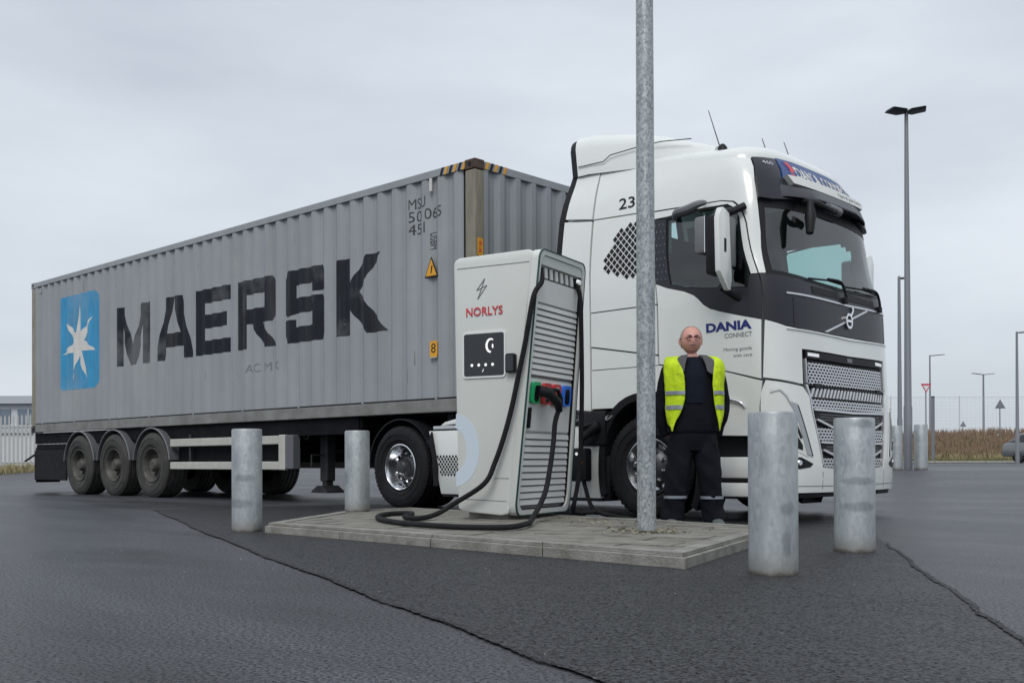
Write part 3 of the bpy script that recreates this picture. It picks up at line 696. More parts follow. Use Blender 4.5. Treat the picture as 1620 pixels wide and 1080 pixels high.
for x0 in (-CL, -.178):
    for y0 in (0, CWD - .162):
        near = y0 == 0; front = x0 > -1
        h = MB().box(x0 + .006, x0 + .172, y0 + .003, y0 + .159, ZB + .12, ZT - .12, .018, seg=2)
        h.build('corner_post', M['postm'] if (near or front) else M['contm'], cont)
        for z0, m in ((ZT - .118, M['rust'] if front else M['contm']), (ZB, M['steel'])):
            mb = MB().box(x0, x0 + .178, y0 - (.003 if near else -.003), y0 + .162 + (0 if near else .003), z0, z0 + .118, .010)
            f = mb.build('corner_casting', m, cont)
            if near:
                e = MB().lathe([(.001, 0), (.03, 0), (.03, -.004), (.001, -.004)], (x0 + .09, y0 - .003, z0 + .06), 'y', 12); h2 = e.build('casting_hole', M['black'], None); h2.parent = f
for k in range(9): MB().box(X0S + .3 + 1.38 * k, X0S + .34 + 1.38 * k, .004, .03, ZB + .16, ZB + .20).build('lashing_lug', M['contm'], cont)
MB().box(-CL + .0, -CL + .03, .165, CWD - .165, ZB + .1, ZT - .1).build('door', M['contm'], cont)
for y in (.45, .85, 1.55, 1.95): MB().tube([(-CL - .03, y, ZB + .1), (-CL - .03, y, ZT - .1)], .02, 8).build('locking_bar', M['bright'], cont)
# dark scallops under the top rail, where the corrugation recesses
hz = lambda d: lambda u, v, o: (u, .003 - o, v) if d else (-.009 + o, u, v)
for k in range(6):
    x = -.22 - .075 * k
    o = slab('hazard_stripe', ccw([(x, ZT - .10), (x + .038, ZT - .10), (x + .075, ZT - .012), (x + .037, ZT - .012)]), lambda u, v, o: (u, .003 - o, v), .004, 0, M['blackink'] if k % 2 else M['yellow'], cont)
for k in range(5):
    y = .17 + .075 * k
    slab('hazard_stripe', ccw([(y, ZT - .10), (y + .038, ZT - .10), (y + .075, ZT - .012), (y + .037, ZT - .012)]), lambda u, v, o: (-.009 + o, u, v), .004, 0, M['blackink'] if k % 2 else M['yellow'], cont)
# lettering, painted over the corrugation
def bars(h): return h
ZL0, ZL1 = 2.205, 3.205
def sc(polys, x0): return [ccw([(x0 + a, ZL0 + b) for a, b in p]) for p in polys]
T = .27
letters = dict(
 M=(-8.77, [[(0, 0), (.24, 0), (.24, 1), (0, 1)], [(.98, 0), (1.22, 0), (1.22, 1), (.98, 1)], [(.2405, 1), (.2405, .66), (.50, .0), (.72, 0), (.9795, .66), (.9795, 1), (.93, 1), (.61, .27), (.29, 1)]]),
 A=(-7.38, [[(0, 0), (.25, 0), (.56, 1), (.34, 1)], [(.90, 0), (1.15, 0), (.80, 1), (.5605, 1), (.5605, .998)], [(.31, .20), (.83, .20), (.76, .42), (.375, .42)]]),
 E=(-6.12, [[(0, 0), (T, 0), (T, 1), (0, 1)], [(T + .001, 0), (.93, 0), (.93, .215), (T + .001, .215)], [(T + .001, .40), (.86, .40), (.86, .61), (T + .001, .61)], [(T + .001, .785), (.93, .785), (.93, 1), (T + .001, 1)]]),
 R=(-4.97, [[(0, 0), (.25, 0), (.25, 1), (0, 1)], [(.251, .785), (.70, .785), (.70, 1), (.251, 1)], [(.251, .36), (.70, .36), (.70, .575), (.251, .575)], [(.701, .36), (.86, .36), (.96, .45), (.96, .92), (.87, 1), (.701, 1)], [(.36, .359), (.62, .359), (.99, 0), (.70, 0)]]),
 S=(-3.78, [[(.08, .785), (.92, .785), (.92, .92), (.84, 1), (.10, 1), (.08, .98)], [(0, .40), (.0799, .36), (.0799, .98), (0, .90)], [(.0801, .36), (.25, .40), (.25, .7849), (.0801, .7849)], [(.251, .40), (.84, .40), (.84, .61), (.251, .61)], [(.8405, .215), (.92, .215), (.92, .55), (.8405, .61)], [(.66, .2155), (.84, .2155), (.84, .3995), (.66, .3995)], [(0, .10), (.09, 0), (.84, 0), (.92, .08), (.92, .2145), (0, .2145)], [(0, .215), (.24, .215), (.24, .32), (0, .32)], [(.66, .665), (.92, .665), (.92, .7845), (.66, .7845)]]),
 K=(-2.63, [[(0, 0), (.30, 0), (.30, 1), (0, 1)], [(.3005, .48), (.42, .50), (.93, 1), (.64, 1), (.3005, .67)], [(.3005, .34), (.66, 0), (1.04, 0), (.42, .60), (.3005, .49)]]),
)
for ch, (x0, polys) in letters.items():
    mb = MB()
    for i, p in enumerate(sc(polys, x0)):
        mb.add(*slab_geo(flat_geo([p], SCUT), cs, .0018 + .0003 * i, None))
    o = mb.build('painted_letter', M['navy'], cont)
# star logo
lg = rrect(-10.96, 1.90, -9.41, 3.62, .14); mb = MB(); mb.add(*slab_geo(flat_geo([lg], SCUT), cs, .0018, None)); mb.build('logo_square', M['blue'], cont)
star = []; 
for k in range(7):
    a = math.pi / 2 + 2 * math.pi * k / 7; star.append((-10.19 + .67 * math.cos(a), 2.72 + .72 * math.sin(a)))
    a += math.pi / 7; star.append((-10.19 + .21 * math.cos(a), 2.72 + .22 * math.sin(a)))
mb = MB(); mb.add(*slab_geo(flat_geo([ccw(star)], SCUT), cs, .0030, None)); mb.build('logo_star', M['lwhite'], cont)
for s, b in (('MSU', (-1.16, 3.625, -.86, 3.755)), ('50', (-1.16, 3.47, -.95, 3.60)), ('065', (-.87, 3.47, -.58, 3.60)), ('451', (-1.16, 3.315, -.87, 3.445)), ('A C  M K', (-4.75, 1.86, -3.9, 1.98))):
    text('marking', s, b, cs, .002, M['ink_worn'] if s[0] != 'A' else M['greyink'], cont, 0., cu=SCUT)
text('marking', 'USBM', (-.80, 3.10, -.68, 3.30), cs, .002, M['ink_worn'], cont, 0., cu=SCUT, rot=True)
tri = lambda s, z: ccw([(-.75 - s, z), (-.75 + s, z), (-.75, z + s * 2.1)])
f2 = lambda u, v, d: (u, .008 - d, v)
slab('warning_label', tri(.115, 2.765), f2, .003, -.004, M['blackink'], cont); slab('warning_triangle', tri(.095, 2.778), f2, .0065, .0035, M['yellow'], cont)
text('warning_bolt', 'l', (-.76, 2.81, -.74, 2.90), f2, .008, M['blackink'], cont, .02, shear=.2)
slab('small_label', rrect(-.78, 1.81, -.65, 2.00, .02), f2, .003, -.004, M['yellow'], cont); text('label_text', '8', (-.755, 1.86, -.675, 1.97), f2, .0045, M['blackink'], cont)
slab('label_foot', [(-.775, 1.80), (-.655, 1.80), (-.655, 1.808), (-.775, 1.808)], f2, .003, -.004, M['lwhite'], cont)
fp = lambda u, v, d: (-.002 + d, u, v)
slab('post_label', [(.035, 2.93), (.125, 2.93), (.125, 3.13), (.035, 3.13)], fp, .004, 0, M['yellow'], cont); text('label_text', '9-6', (.055, 2.96, .105, 3.10), fp, .0055, M['redink'], cont, .02, rot=True)
MB().box(-.775, -.735, -.005, .02, 3.78, 3.94, .006).build('vent_cover', M['lwhite'], cont)
MB().box(X0S + .20, X0S + .30, -.004, .02, 3.80, 3.90, .006).build('vent_cover', M['contm'], cont)
# rust runs and scrapes with their own outline
random.seed(21); mb = MB()
for k in range(14):
    x = random.uniform(-11.9, -.3); z = random.choice([random.uniform(1.4, 2.2), random.uniform(3.3, 3.85)]); w = random.uniform(.002, .006); h = random.uniform(.05, .22)
    mb.add(*slab_geo(flat_geo([[(x - w, z), (x + w, z - .01), (x + w * .3, z + h), (x - w * .4, z + h)]], SCUT), cs, .0014, None))
mb.build('scrapes', mat('scrape_brown', (.16, .15, .14), .8, var=.3), cont)['kind'] = 'stuff'

# ------------------------------------------------------------------ wheels
def wheel_proto(kind):
    """built round the origin, outer face towards -y"""
    if kind == 'drive': Rt, w, rr = .50, .30, .285
    elif kind == 'steer': Rt, w, rr = .51, .33, .285
    else: Rt, w, rr = .525, .38, .285
    dirty = kind == 'trailer'; rm = M['rim_dirty'] if dirty else (M['chrome'] if kind == 'drive' else M['chrome_shaded']); tm = M['rubber_dirty'] if dirty else M['rubber']  # front rim's shade is put into a darker copy of the polished alloy
    mb = MB()
    if kind == 'drive': prof = [(rr, .03), (rr, 0), (rr - .012, -.004), (rr - .03, .02), (rr - .045, .09), (rr - .075, .135), (.17, .15), (.155, .13), (.13, .11), (.10, .10), (.085, .02), (.07, 0), (.001, -.005)]
    elif kind == 'steer': prof = [(rr, .03), (rr, 0), (rr - .012, -.004), (rr - .03, .02), (rr - .05, .05), (.20, .06), (.17, .02), (.13, -.01), (.10, -.02), (.085, -.06), (.07, -.07), (.001, -.075)]
    else: prof = [(rr, .03), (rr, 0), (rr - .012, -.003), (rr - .03, .02), (rr - .05, .10), (.19, .14), (.15, .13), (.12, .10), (.105, .03), (.08, 0), (.001, -.005)]
    kd = 5 if kind != 'trailer' else 99
    rim = mb.lathe(prof[:kd + 1], n=40, axis='y', caps=False).build('wheel', rm, None, 30)
    if kd < 99: dk = MB().lathe(prof[kd:], n=40, axis='y', caps=False).build('rim_disc', M['discm'], None, 30); dk.parent = rim
    t = MB(); pr = [(rr - .002, .03), (rr + .012, .006), (rr + .06, -.018), (Rt - .07, -.022), (Rt - .035, -.008), (Rt - .008, .012), (Rt, .03)]
    for k in range(4):
        y = .03 + (w - .06) * (k + .5) / 4; pr += [(Rt, y - .012), (Rt - .014, y - .008), (Rt - .014, y + .008), (Rt, y + .012)]
    pr += [(Rt, w - .03), (Rt - .03, w), (rr, w - .02)]
    t.lathe(pr, n=56, axis='y', caps=False); tt = t.build('tyre', tm, None, 32); tt.parent = rim
    tr = MB()
    for k in range(56):
        a = 2 * math.pi * k / 56
        tr.box(-.017, .017, .012, .05, Rt - .03, Rt + .003, xf=Matrix.Rotation(a, 4, 'Y'))
    o = tr.build('tread_block', tm, None); o.parent = rim; o['kind'] = 'stuff'
    rings = MB().lathe([(Rt - .10, -.0245), (Rt - .096, -.029), (Rt - .092, -.0245)], n=56, axis='y', caps=False).lathe([(rr + .05, -.018), (rr + .053, -.023), (rr + .058, -.019)], n=56, axis='y', caps=False).build('sidewall_rib', tm, None, 30); rings.parent = rim
    npr = None
    for k in range(10):
        a = 2 * math.pi * k / 10; rb = .1675 if kind != 'trailer' else .155
        yb = {'drive': .135, 'steer': .02, 'trailer': .125}[kind]
        if npr is None: o = MB().lathe([(.017, 0), (.017, -.03), (.010, -.045), (.001, -.046)], n=8, axis='y').build('wheel_nut', M['chrome'] if not dirty else M['rim_dirty'], None, 30); npr = o
        else: o = npr.copy(); COL.objects.link(o)
        o.parent = rim; o.location = (rb * math.cos(a), yb + .008, rb * math.sin(a))
    hp = None
    for k in range(10):
        a = 2 * math.pi * (k + .5) / 10; rb = .212
        if hp is None: o = MB().lathe([(.001, 0), (.021, 0), (.021, .01)], n=10, axis='y').build('hand_hole', M['black'], None); hp = o
        else: o = hp.copy(); COL.objects.link(o)
        o.parent = rim; o.location = (rb * math.cos(a), {'drive': .122, 'steer': .045, 'trailer': .118}[kind], rb * math.sin(a))
    if kind == 'steer':
        rim['label'] = 'front wheel with polished rim'
    elif kind == 'drive': rim['label'] = 'rear drive wheel with deep polished rim'
    return rim, Rt, w
def place_wheel(proto, rt, x, y, z, flip, first, rot=0.):
    o = proto if first else copy_tree(proto)
    o.parent = rt; o.matrix_parent_inverse = Matrix.Translation(-rt.location)
    o.location = (x, y, z); o.rotation_euler = (0, rot, math.pi if flip else 0)
    return o

# ------------------------------------------------------------------ trailer
trl = root('semi_trailer', 'black three axle container trailer chassis behind the tractor unit', 'trailer', (-8.6, CWD / 2, 0))
for y in (.75, 1.62):
    MB().box(-12.1, -3.6, y, y + .07, .80, 1.10, .004).box(-12.1, -3.6, y - .04, y + .11, .78, .80).box(-12.1, -.35, y - .04, y + .11, 1.101, 1.14).box(-3.6, -.35, y, y + .07, .98, 1.10, .004).build('chassis_beam', M['frame'], trl)
for x in (-12.05, -10.6, -9.3, -8, -6.6, -5, -3.7, -2.2, -.5): MB().box(x - .05, x + .05, .08, 2.36, 1.0, 1.13).build('cross_member', M['frame'], trl)
MB().box(-12.15, -2.2, .06, .12, .93, 1.135).box(-12.15, -2.2, 2.30, 2.36, .93, 1.135).build('side_rail', M['frame'], trl)
WX = (-7.40, -8.71, -10.02)
tp, tr_, tw_ = wheel_proto('trailer'); first = True
for i, x in enumerate(WX):
    place_wheel(tp, trl, x, -.045, tr_, False, first, i * .7); first = False
    place_wheel(tp, trl, x, 2.49, tr_, True, False, i * .4)
    MB().tube([(x, .3, tr_), (x, 2.15, tr_)], .07, 12).box(x - .1, x + .1, .5, .62, tr_, .95).box(x - .1, x + .1, 1.82, 1.94, tr_, .95).build('axle', M['frame'], trl)
    for y0, y1 in ((-.055, .36), (2.08, 2.49)):
        V = []; N = 20
        for k in range(N + 1):
            a = R(8 + 164 * k / N); 
            for rr in (.585, .60): 
                for y in (y0, y1): V.append((x + rr * math.cos(a), y, tr_ + rr * math.sin(a) * 1.0))
        F = []
        for k in range(N):
            b = 4 * k
            F += [(b, b + 4, b + 5, b + 1), (b + 2, b + 3, b + 7, b + 6), (b, b + 2, b + 6, b + 4), (b + 1, b + 5, b + 7, b + 3)]
        F += [(0, 1, 3, 2), (4 * N, 4 * N + 2, 4 * N + 3, 4 * N + 1)]
        g = MB().add(V, F).build('mudguard', M['fender'], trl, 40)
        yy = y0 if y0 < 1 else y1
        pts = [(x + .600 * math.cos(R(8 + 164 * k / 24)), yy, tr_ + .600 * math.sin(R(8 + 164 * k / 24))) for k in range(25)]
        e = MB().tube(pts, .014, 6).build('edge_bead', M['greyp'], None, 50); e.parent = g
# rear flap, bumper, lamps
MB().box(-12.16, -12.08, .05, 2.39, .50, .62, .01).build('rear_bumper', M['frame'], trl)
MB().box(-12.14, -12.10, .06, .52, .19, .86, .006).box(-12.14, -12.10, 1.9, 2.36, .19, .86, .006).build('mud_flap', M['rubber'], trl)
MB().box(-12.1, -10.72, .02, .06, .24, .80, .008).build('mud_flap', M['rubber'], trl)
MB().box(-12.1, -10.8, .06, .50, .78, .92, .01).build('rear_box', M['frame'], trl)
MB().box(-12.19, -12.14, .12, .50, .80, .92, .01).build('tail_lamp', M['redlens'], trl); MB().box(-12.19, -12.14, 1.94, 2.3, .80, .92, .01).build('tail_lamp', M['redlens'], trl)
MB().tube([(-12.12, .03, .72), (-12.30, -.04, .62), (-12.36, -.05, .60)], .02, 6).build('marker_arm', M['rubber'], trl)
# side guard: aluminium rails and end frame
sg = MB().box(-3.86, -3.71, -.035, .03, .455, .945, .012).build('side_guard', M['guardm'], trl)
for z0, z1 in ((.815, .935), (.46, .575)): o = MB().box(-6.84, -3.865, -.03, .02, z0, z1, .010, seg=2).build('rail', M['guardm'], None); o.parent = sg
for x in (-6.35, -4.6): o = MB().box(x, x + .05, .022, .06, .46, 1.0, .004).build('upright', M['steel'], None); o.parent = sg
MB().box(-3.705, -3.52, -.03, .10, .47, .94, .01).build('guard_end', M['fender'], trl)
sg2 = MB().box(-3.86, -3.71, 2.408, 2.473, .455, .945, .012).box(-6.84, -3.865, 2.418, 2.468, .815, .935).box(-6.84, -3.865, 2.418, 2.468, .46, .575).build('side_guard', M['guardm'], trl)
# spare wheel / tanks / pallet box under the bed, all dark
MB().lathe([(.05, -.55), (.2, -.55), (.22, -.53), (.22, .53), (.2, .55), (.05, .55)], (-4.7, 1.2, .78), 'y', 20).build('air_tank', M['frame'], trl, 40)
MB().box(-6.3, -5.1, .35, 1.0, .62, .98, .02).build('pallet_box', M['frame'], trl)
MB().box(-6.8, -4.0, .10, .16, .50, .84, .01).build('inner_panel', M['frame'], trl)
lgp = None
for y in (.35, 2.0):
    g = MB().box(-3.42, -3.26, y, y + .15, .30, 1.12, .01).build('landing_leg', M['steel'], trl)
    o = MB().box(-3.39, -3.29, y + .02, y + .13, .20, .30).prism([(-3.52, .14), (-3.16, .14), (-3.16, .165), (-3.29, .24), (-3.39, .24), (-3.52, .165)], lambda a, b, d: (a, d, b), y - .07, y + .22).build('foot', M['steel'], None); o.parent = g
MB().tube([(-3.34, .5, .72), (-3.34, 2.0, .72)], .02, 8).build('cross_shaft', M['steel'], trl); MB().tube([(-3.34, .35, .66), (-3.34, .15, .66), (-3.34, .15, .50)], .012, 6).build('crank', M['steel'], trl)
random.seed(4); mb = MB()
for k in range(14):
    x = random.uniform(-6.5, -3.6); mb.tube(smoothpts([(x, .3, 1.02), (x + random.uniform(-.2, .2), .28, random.uniform(.8, .95)), (x + random.uniform(.1, .5), .3, 1.0)], 5), .012, 5)
for k in range(6): mb.box(-4.4 + k * .14, -4.32 + k * .14, .12, .25, .95, 1.05, .01)
mb.build('air_lines', M['greyp'], trl, 40)
# ------------------------------------------------------------------ tractor unit: skin of the cab as a surface S(u, z)
CY = 1.219; XR = 1.35; AE = .40; NE = 3.2; XC0 = 3.90 - AE
HWT = [(0, 1.25), (1.0, 1.25), (2.2, 1.25), (2.6, 1.22), (3.0, 1.165), (3.3, 1.10), (3.5, 1.02), (4, .85)]
XFT = [(0, 3.93), (.4, 3.97), (.8, 3.96), (1.3, 3.925), (1.8, 3.90), (2.1, 3.885), (2.25, 3.855), (2.5, 3.775), (3.0, 3.70), (3.3, 3.61), (3.46, 3.50), (4, 3.2)]
def lut(T, z):
    z = max(T[0][0], min(T[-1][0] - 1e-6, z)); i = max(0, _bis.bisect_right([t[0] for t in T], z) - 1); i = min(i, len(T) - 2)
    def sl(j):
        if j <= 0 or j >= len(T) - 1: j0, j1 = (0, 1) if j <= 0 else (len(T) - 2, len(T) - 1); return (T[j1][1] - T[j0][1]) / (T[j1][0] - T[j0][0])
        return (T[j + 1][1] - T[j - 1][1]) / (T[j + 1][0] - T[j - 1][0])
    h = T[i + 1][0] - T[i][0]; t = (z - T[i][0]) / h; a, b = sl(i) * h, sl(i + 1) * h
    return (2 * t ** 3 - 3 * t * t + 1) * T[i][1] + (t ** 3 - 2 * t * t + t) * a + (-2 * t ** 3 + 3 * t * t) * T[i + 1][1] + (t ** 3 - t * t) * b
def plan(t, hw):
    s = max(0, math.sin(t)); c = math.cos(t)
    return AE * s ** (2 / NE), -hw * math.copysign(abs(c) ** (2 / NE), c)
_N = 720; _tab = [0.0]; _p = plan(0, 1.25)
for _i in range(1, _N + 1):
    _q = plan(math.pi * _i / _N, 1.25); _tab.append(_tab[-1] + math.hypot(_q[0] - _p[0], _q[1] - _p[1])); _p = _q
UT = _tab[-1]; UC = UT / 2
_cache = {}
def raw(u, z):
    k = round(z, 4)
    if k not in _cache: _cache[k] = (lut(HWT, z), lut(XFT, z) - AE)
    hw, xc = _cache[k]; LN = XC0 - XR
    if u <= 0: x = xc + u * (xc - XR) / LN if u > -LN else XR + (u + LN); return Vector((x, CY - hw, z))
    if u >= UT: w = UT - u; x = xc + w * (xc - XR) / LN if w > -LN else XR + (w + LN); return Vector((x, CY + hw, z))
    i = min(_N - 1, max(0, _bis.bisect_right(_tab, u) - 1)); t = math.pi * (i + (u - _tab[i]) / (_tab[i + 1] - _tab[i])) / _N
    dx, dy = plan(t, hw); return Vector((xc + dx, CY + dy, z))
def S(u, z, off=0.):
    p = raw(u, z)
    if off: n = (raw(u + .015, z) - raw(u - .015, z)).cross(raw(u, z + .015) - raw(u, z - .015)); p = p + n.normalized() * off
    return p
truck = root('truck', 'white battery electric tractor unit with dark windscreen band, parked facing right', 'truck', (1.6, CY, 0))
CU = [k * .05 for k in range(-1, 62)]; CV = [k * .1 for k in range(2, 42)]
mirr = lambda P: [(UT - u, z) for u, z in P][::-1]
def panel(name, poly, m, d0=0, d1=-.035, both=True, label=None, holes=None):
    o = slab(name, [ccw(poly)] + (holes or []), S, d0, d1, m, truck, CU, CV)
    if label: o['label'] = label
    if both: slab(name, [ccw(mirr(poly))] + [mirr(h) for h in (holes or [])], S, d0, d1, m, truck, CU, CV)
    return o
# dark inner shell with openings for the glass
def inpoly(p, P):
    c = False
    for (a, b), (d, e) in zip(P, P[1:] + P[:1]):
        if (b > p[1]) != (e > p[1]) and p[0] < (d - a) * (p[1] - b) / (e - b) + a: c = not c
    return c
WS = [(.27, 2.27), (1.0, 2.215), (UC, 2.20), (UT - 1.0, 2.215), (UT - .27, 2.27), (UT - .29, 2.99), (.29, 2.99)]
DG = [(-.77, 2.91), (-.42, 2.94), (-.02, 2.93), (.06, 2.84), (.085, 2.3), (.06, 2.15), (-.40, 2.19), (-.62, 2.22), (-.78, 2.27)]
holes_ = [WS, DG, mirr(DG)]
us = [-2.15 + .05 * k for k in range(int((UT + 4.3) / .05) + 1)]; zs = [.34 + .05 * k for k in range(62)]
idx = {}; V = []; F = []
def vid(i, j):
    if (i, j) not in idx: idx[i, j] = len(V); V.append(S(us[i], zs[j], -.045))
    return idx[i, j]
for i in range(len(us) - 1):
    for j in range(len(zs) - 1):
        uc, zc = us[i] + .025, zs[j] + .025; uu = uc if uc < UC else UT - uc
        if any(inpoly((uc, zc), h) for h in holes_): continue
        if zc < 1.22 and uu < .06: continue
        if .30 < zc < .95 and .75 < uu: pass
        F.append((vid(i, j), vid(i + 1, j), vid(i + 1, j + 1), vid(i, j + 1)))
mk('cab_shell', V, F, M['interior'], truck, 60)
# white skin
panel('side_fairing', [(-2.02, 1.10), (-1.80, 1.08), (-1.80, 2.0), (-1.81, 3.05), (-2.22, 3.10), (-2.215, 2.7), (-2.12, 1.9)], M['white'], .004, -.04)
panel('upper_fairing', [(-2.21, 3.13), (-1.81, 3.075), (-1.80, 3.45), (-1.77, 3.66), (-2.16, 3.69)], M['white'], .006, -.04)
panel('fairing_edge', [(-2.30, 3.09), (-2.225, 3.085), (-2.165, 3.70), (-2.235, 3.70)], M['black'], .004, -.05)
panel('fairing_edge', [(-2.29, 2.72), (-2.225, 2.72), (-2.23, 3.08), (-2.295, 3.085)], M['black'], .003, -.05)
panel('roof_side', [(-1.79, 3.07), (-1.2, 3.05), (-.94, 3.03), (-.42, 3.015), (-.10, 3.005), (.04, 2.975), (.115, 2.90), (.155, 2.75), (.175, 2.5), (.185, 2.265), (.245, 2.265), (.275, 2.65), (.262, 2.95), (.262, 3.17), (.30, 3.40), (-.4, 3.50), (-1.2, 3.56), (-1.77, 3.60)], M['white'])
panel('sleeper_side', [(-1.785, 2.09), (-.965, 2.095), (-.955, 3.01), (-1.2, 3.035), (-1.785, 3.055)], M['white'])
panel('sleeper_side', [(-1.785, 1.74), (-.965, 1.60), (-.965, 2.082), (-1.785, 2.078)], M['white'], 0)
panel('sleeper_side', [(-1.785, 1.50), (-.965, 1.50), (-.965, 1.585), (-1.785, 1.725)], M['white'], -.006)
WCX = 2.43; UW = -1.05
def ax_(a, r):
    c, s = math.cos(a), math.sin(a); return (r - .115) * math.copysign(abs(c) ** .83, c), r * math.copysign(abs(s) ** .83, s)
arch = lambda r, a0, a1, n=16: [(UW + ax_(R(a0 + (a1 - a0) * k / n), r)[0], .51 + ax_(R(a0 + (a1 - a0) * k / n), r)[1]) for k in range(n + 1)]
panel('wheel_arch_panel', [(-1.785, 1.10), (-1.49, 1.10)] + arch(.72, 125, 20)[:] + [(.07, .79), (.10, 1.04), (.145, 1.285), (-.265, 1.400), (-.955, 1.492), (-1.785, 1.49)], M['white'])
door = [(-.945, 1.505), (-.27, 1.413), (.137, 1.305), (.165, 1.838), (-.04, 1.89), (-.24, 1.945), (-.36, 1.985), (-.43, 2.03), (-.48, 2.085), (-.53, 2.13), (-.63, 2.178), (-.82, 2.232), (-.945, 2.285)]
panel('door', door, M['white'], .002, -.035)
panel('door_frame', [(-.945, 2.945), (-.78, 2.945), (-.42, 2.965), (-.03, 2.955), (.055, 2.90), (.09, 2.80), (.105, 2.5), (.112, 2.262), (.172, 2.262), (.163, 2.5), (.143, 2.75), (.103, 2.89), (.03, 2.962), (-.10, 2.993), (-.42, 3.0), (-.945, 3.015)], M['white'], .004, -.035)
panel('door_gasket', [(-.955, 3.022), (-.42, 3.008), (-.10, 3.0), (.036, 2.970), (.110, 2.893), (.150, 2.75), (.172, 2.5), (.18, 2.27), (.172, 2.27), (.165, 2.5), (.144, 2.745), (.103, 2.89), (.03, 2.964), (-.10, 2.994), (-.42, 3.002), (-.955, 3.016)], M['black'], .006, -.03)
# dark band sweeping from the door under the windscreen
panel('door_trim', [(-.945, 2.29), (-.82, 2.238), (-.63, 2.184), (-.53, 2.137), (-.48, 2.092), (-.43, 2.037), (-.36, 1.992), (-.24, 1.952), (-.04, 1.897), (.165, 1.845), (.178, 2.252), (.09, 2.252), (.06, 2.14), (-.40, 2.18), (-.62, 2.21), (-.78, 2.26), (-.79, 2.92), (-.945, 2.935)], M['panelblk'], .001, -.035)
ft = [(.19, 1.845), (.40, 1.79), (.65, 1.768), (UC, 1.76), (UT - .65, 1.768), (UT - .40, 1.79), (UT - .19, 1.845), (UT - .19, 2.255), (UT - .27, 2.255), (UT - 1.0, 2.20), (UC, 2.185), (1.0, 2.20), (.27, 2.255), (.19, 2.255)]
panel('front_black_panel', ft, M['panelblk'], .001, -.035, both=False)
for u in (.50, UT - .50): slab('panel_seam', [(u - .004, 1.785), (u + .004, 1.785), (u + .004, 2.05), (u - .004, 2.05)], S, .003, 0, M['black'], truck)
slab('chrome_strip', ccw([(.42, 2.078), (UC, 2.058), (UT - .42, 2.078), (UT - .42, 2.095), (UC, 2.076), (.42, 2.095)]), S, .010, 0, M['bright'], truck, CU)
slab('emblem_bar', ccw([(.96, 1.770), (1.02, 1.770), (1.93, 2.060), (1.87, 2.060)]), S, .012, .002, M['bright'], truck, CU)
em = [(UC + .07 * math.cos(a), 1.915 + .075 * math.sin(a)) for a in [2 * math.pi * k / 28 for k in range(28)]]; ei = [(UC + .047 * math.cos(a), 1.915 + .051 * math.sin(a)) for a in [2 * math.pi * k / 28 for k in range(28)]]
slab('emblem', [em, ei[::-1]], S, .024, .002, M['chrome'], truck); slab('emblem_core', ei, S, .015, .002, M['blackink'], truck)
o = slab('emblem_arrow', ccw([(UC + .035, 1.98), (UC + .055, 1.965), (UC + .105, 2.02), (UC + .11, 2.055), (UC + .065, 2.05), (UC + .085, 2.035)]), S, .022, .002, M['chrome'], truck)
slab('emblem_bar', ccw([(UC - .048, 1.903), (UC + .048, 1.903), (UC + .048, 1.927), (UC - .048, 1.927)]), S, .026, .010, M['chrome'], truck)
# white front between band and grille
panel('front_panel', [(.195, 1.835), (.40, 1.780), (.65, 1.757), (UC, 1.75), (UT - .65, 1.757), (UT - .40, 1.780), (UT - .195, 1.835), (UT - .155, 1.315), (UT - .575, 1.262), (UT - .585, 1.585), (UC, 1.572), (.585, 1.585), (.575, 1.262), (.155, 1.315)], M['white'], .004, -.035, both=False)
slab('panel_ridge', ccw([(.40, 1.755), (UC, 1.727), (UT - .40, 1.755), (UT - .40, 1.768), (UC, 1.741), (.40, 1.768)]), S, .014, .004, M['white'], truck, CU)
# windows
slab('windscreen', WS, S, -.012, -.018, M['wglass'], truck, CU, CV)
ring_o = [(.25, 2.25), (1.0, 2.195), (UC, 2.18), (UT - 1.0, 2.195), (UT - .25, 2.25), (UT - .27, 3.01), (.27, 3.01)]; ring_i = [(.325, 2.30), (1.0, 2.245), (UC, 2.235), (UT - 1.0, 2.245), (UT - .325, 2.30), (UT - .34, 2.94), (.34, 2.94)]
slab('windscreen_border', [ring_o, ring_i[::-1]], S, -.009, -.0115, M['blackink'], truck, CU, CV)
for P in (DG, mirr(DG)): slab('door_window', ccw(P), S, -.014, -.019, M['dglass'], truck, CU, CV)
bo = [(-.79, 2.925), (-.42, 2.958), (-.02, 2.948), (.072, 2.85), (.10, 2.3), (.07, 2.135), (-.40, 2.175), (-.62, 2.205), (-.79, 2.255)]
for q1, q2 in ((bo, DG), (mirr(bo), mirr(DG))): slab('window_seal', [ccw(q1), ccw(q2)[::-1]], S, -.006, -.022, M['black'], truck, CU, CV)
dots = MB()
for k in range(9):
    for j in range(3):
        u = -.925 + .05 * j + (.02 if k % 2 else 0); z = 2.33 + .068 * k; s = .006 if j else .008
        dots.add(*slab_geo(flat_geo([[(u - s, z), (u, z - s * 1.4), (u + s, z), (u, z + s * 1.4)]]), S, .0025, None))
dots.build('dot_print', M['greyink'], truck)
def checker(name, area, du, dz, u0, z0, s):
    us_ = [p[0] for p in area]; zs_ = [p[1] for p in area]; mb = MB()
    for i in range(int((max(us_) - min(us_)) / du) + 3):
        for j in range(int((max(zs_) - min(zs_)) / dz) + 3):
            u = u0 + i * du + (du / 2 if j % 2 else 0); z = z0 + j * dz
            if inpoly((u, z), area): mb.add(*slab_geo(flat_geo([[(u - s * du, z), (u, z - s * dz * 2), (u + s * du, z), (u, z + s * dz * 2)]]), S, .0022, None))
    return mb.build(name, M['blackink'], truck)
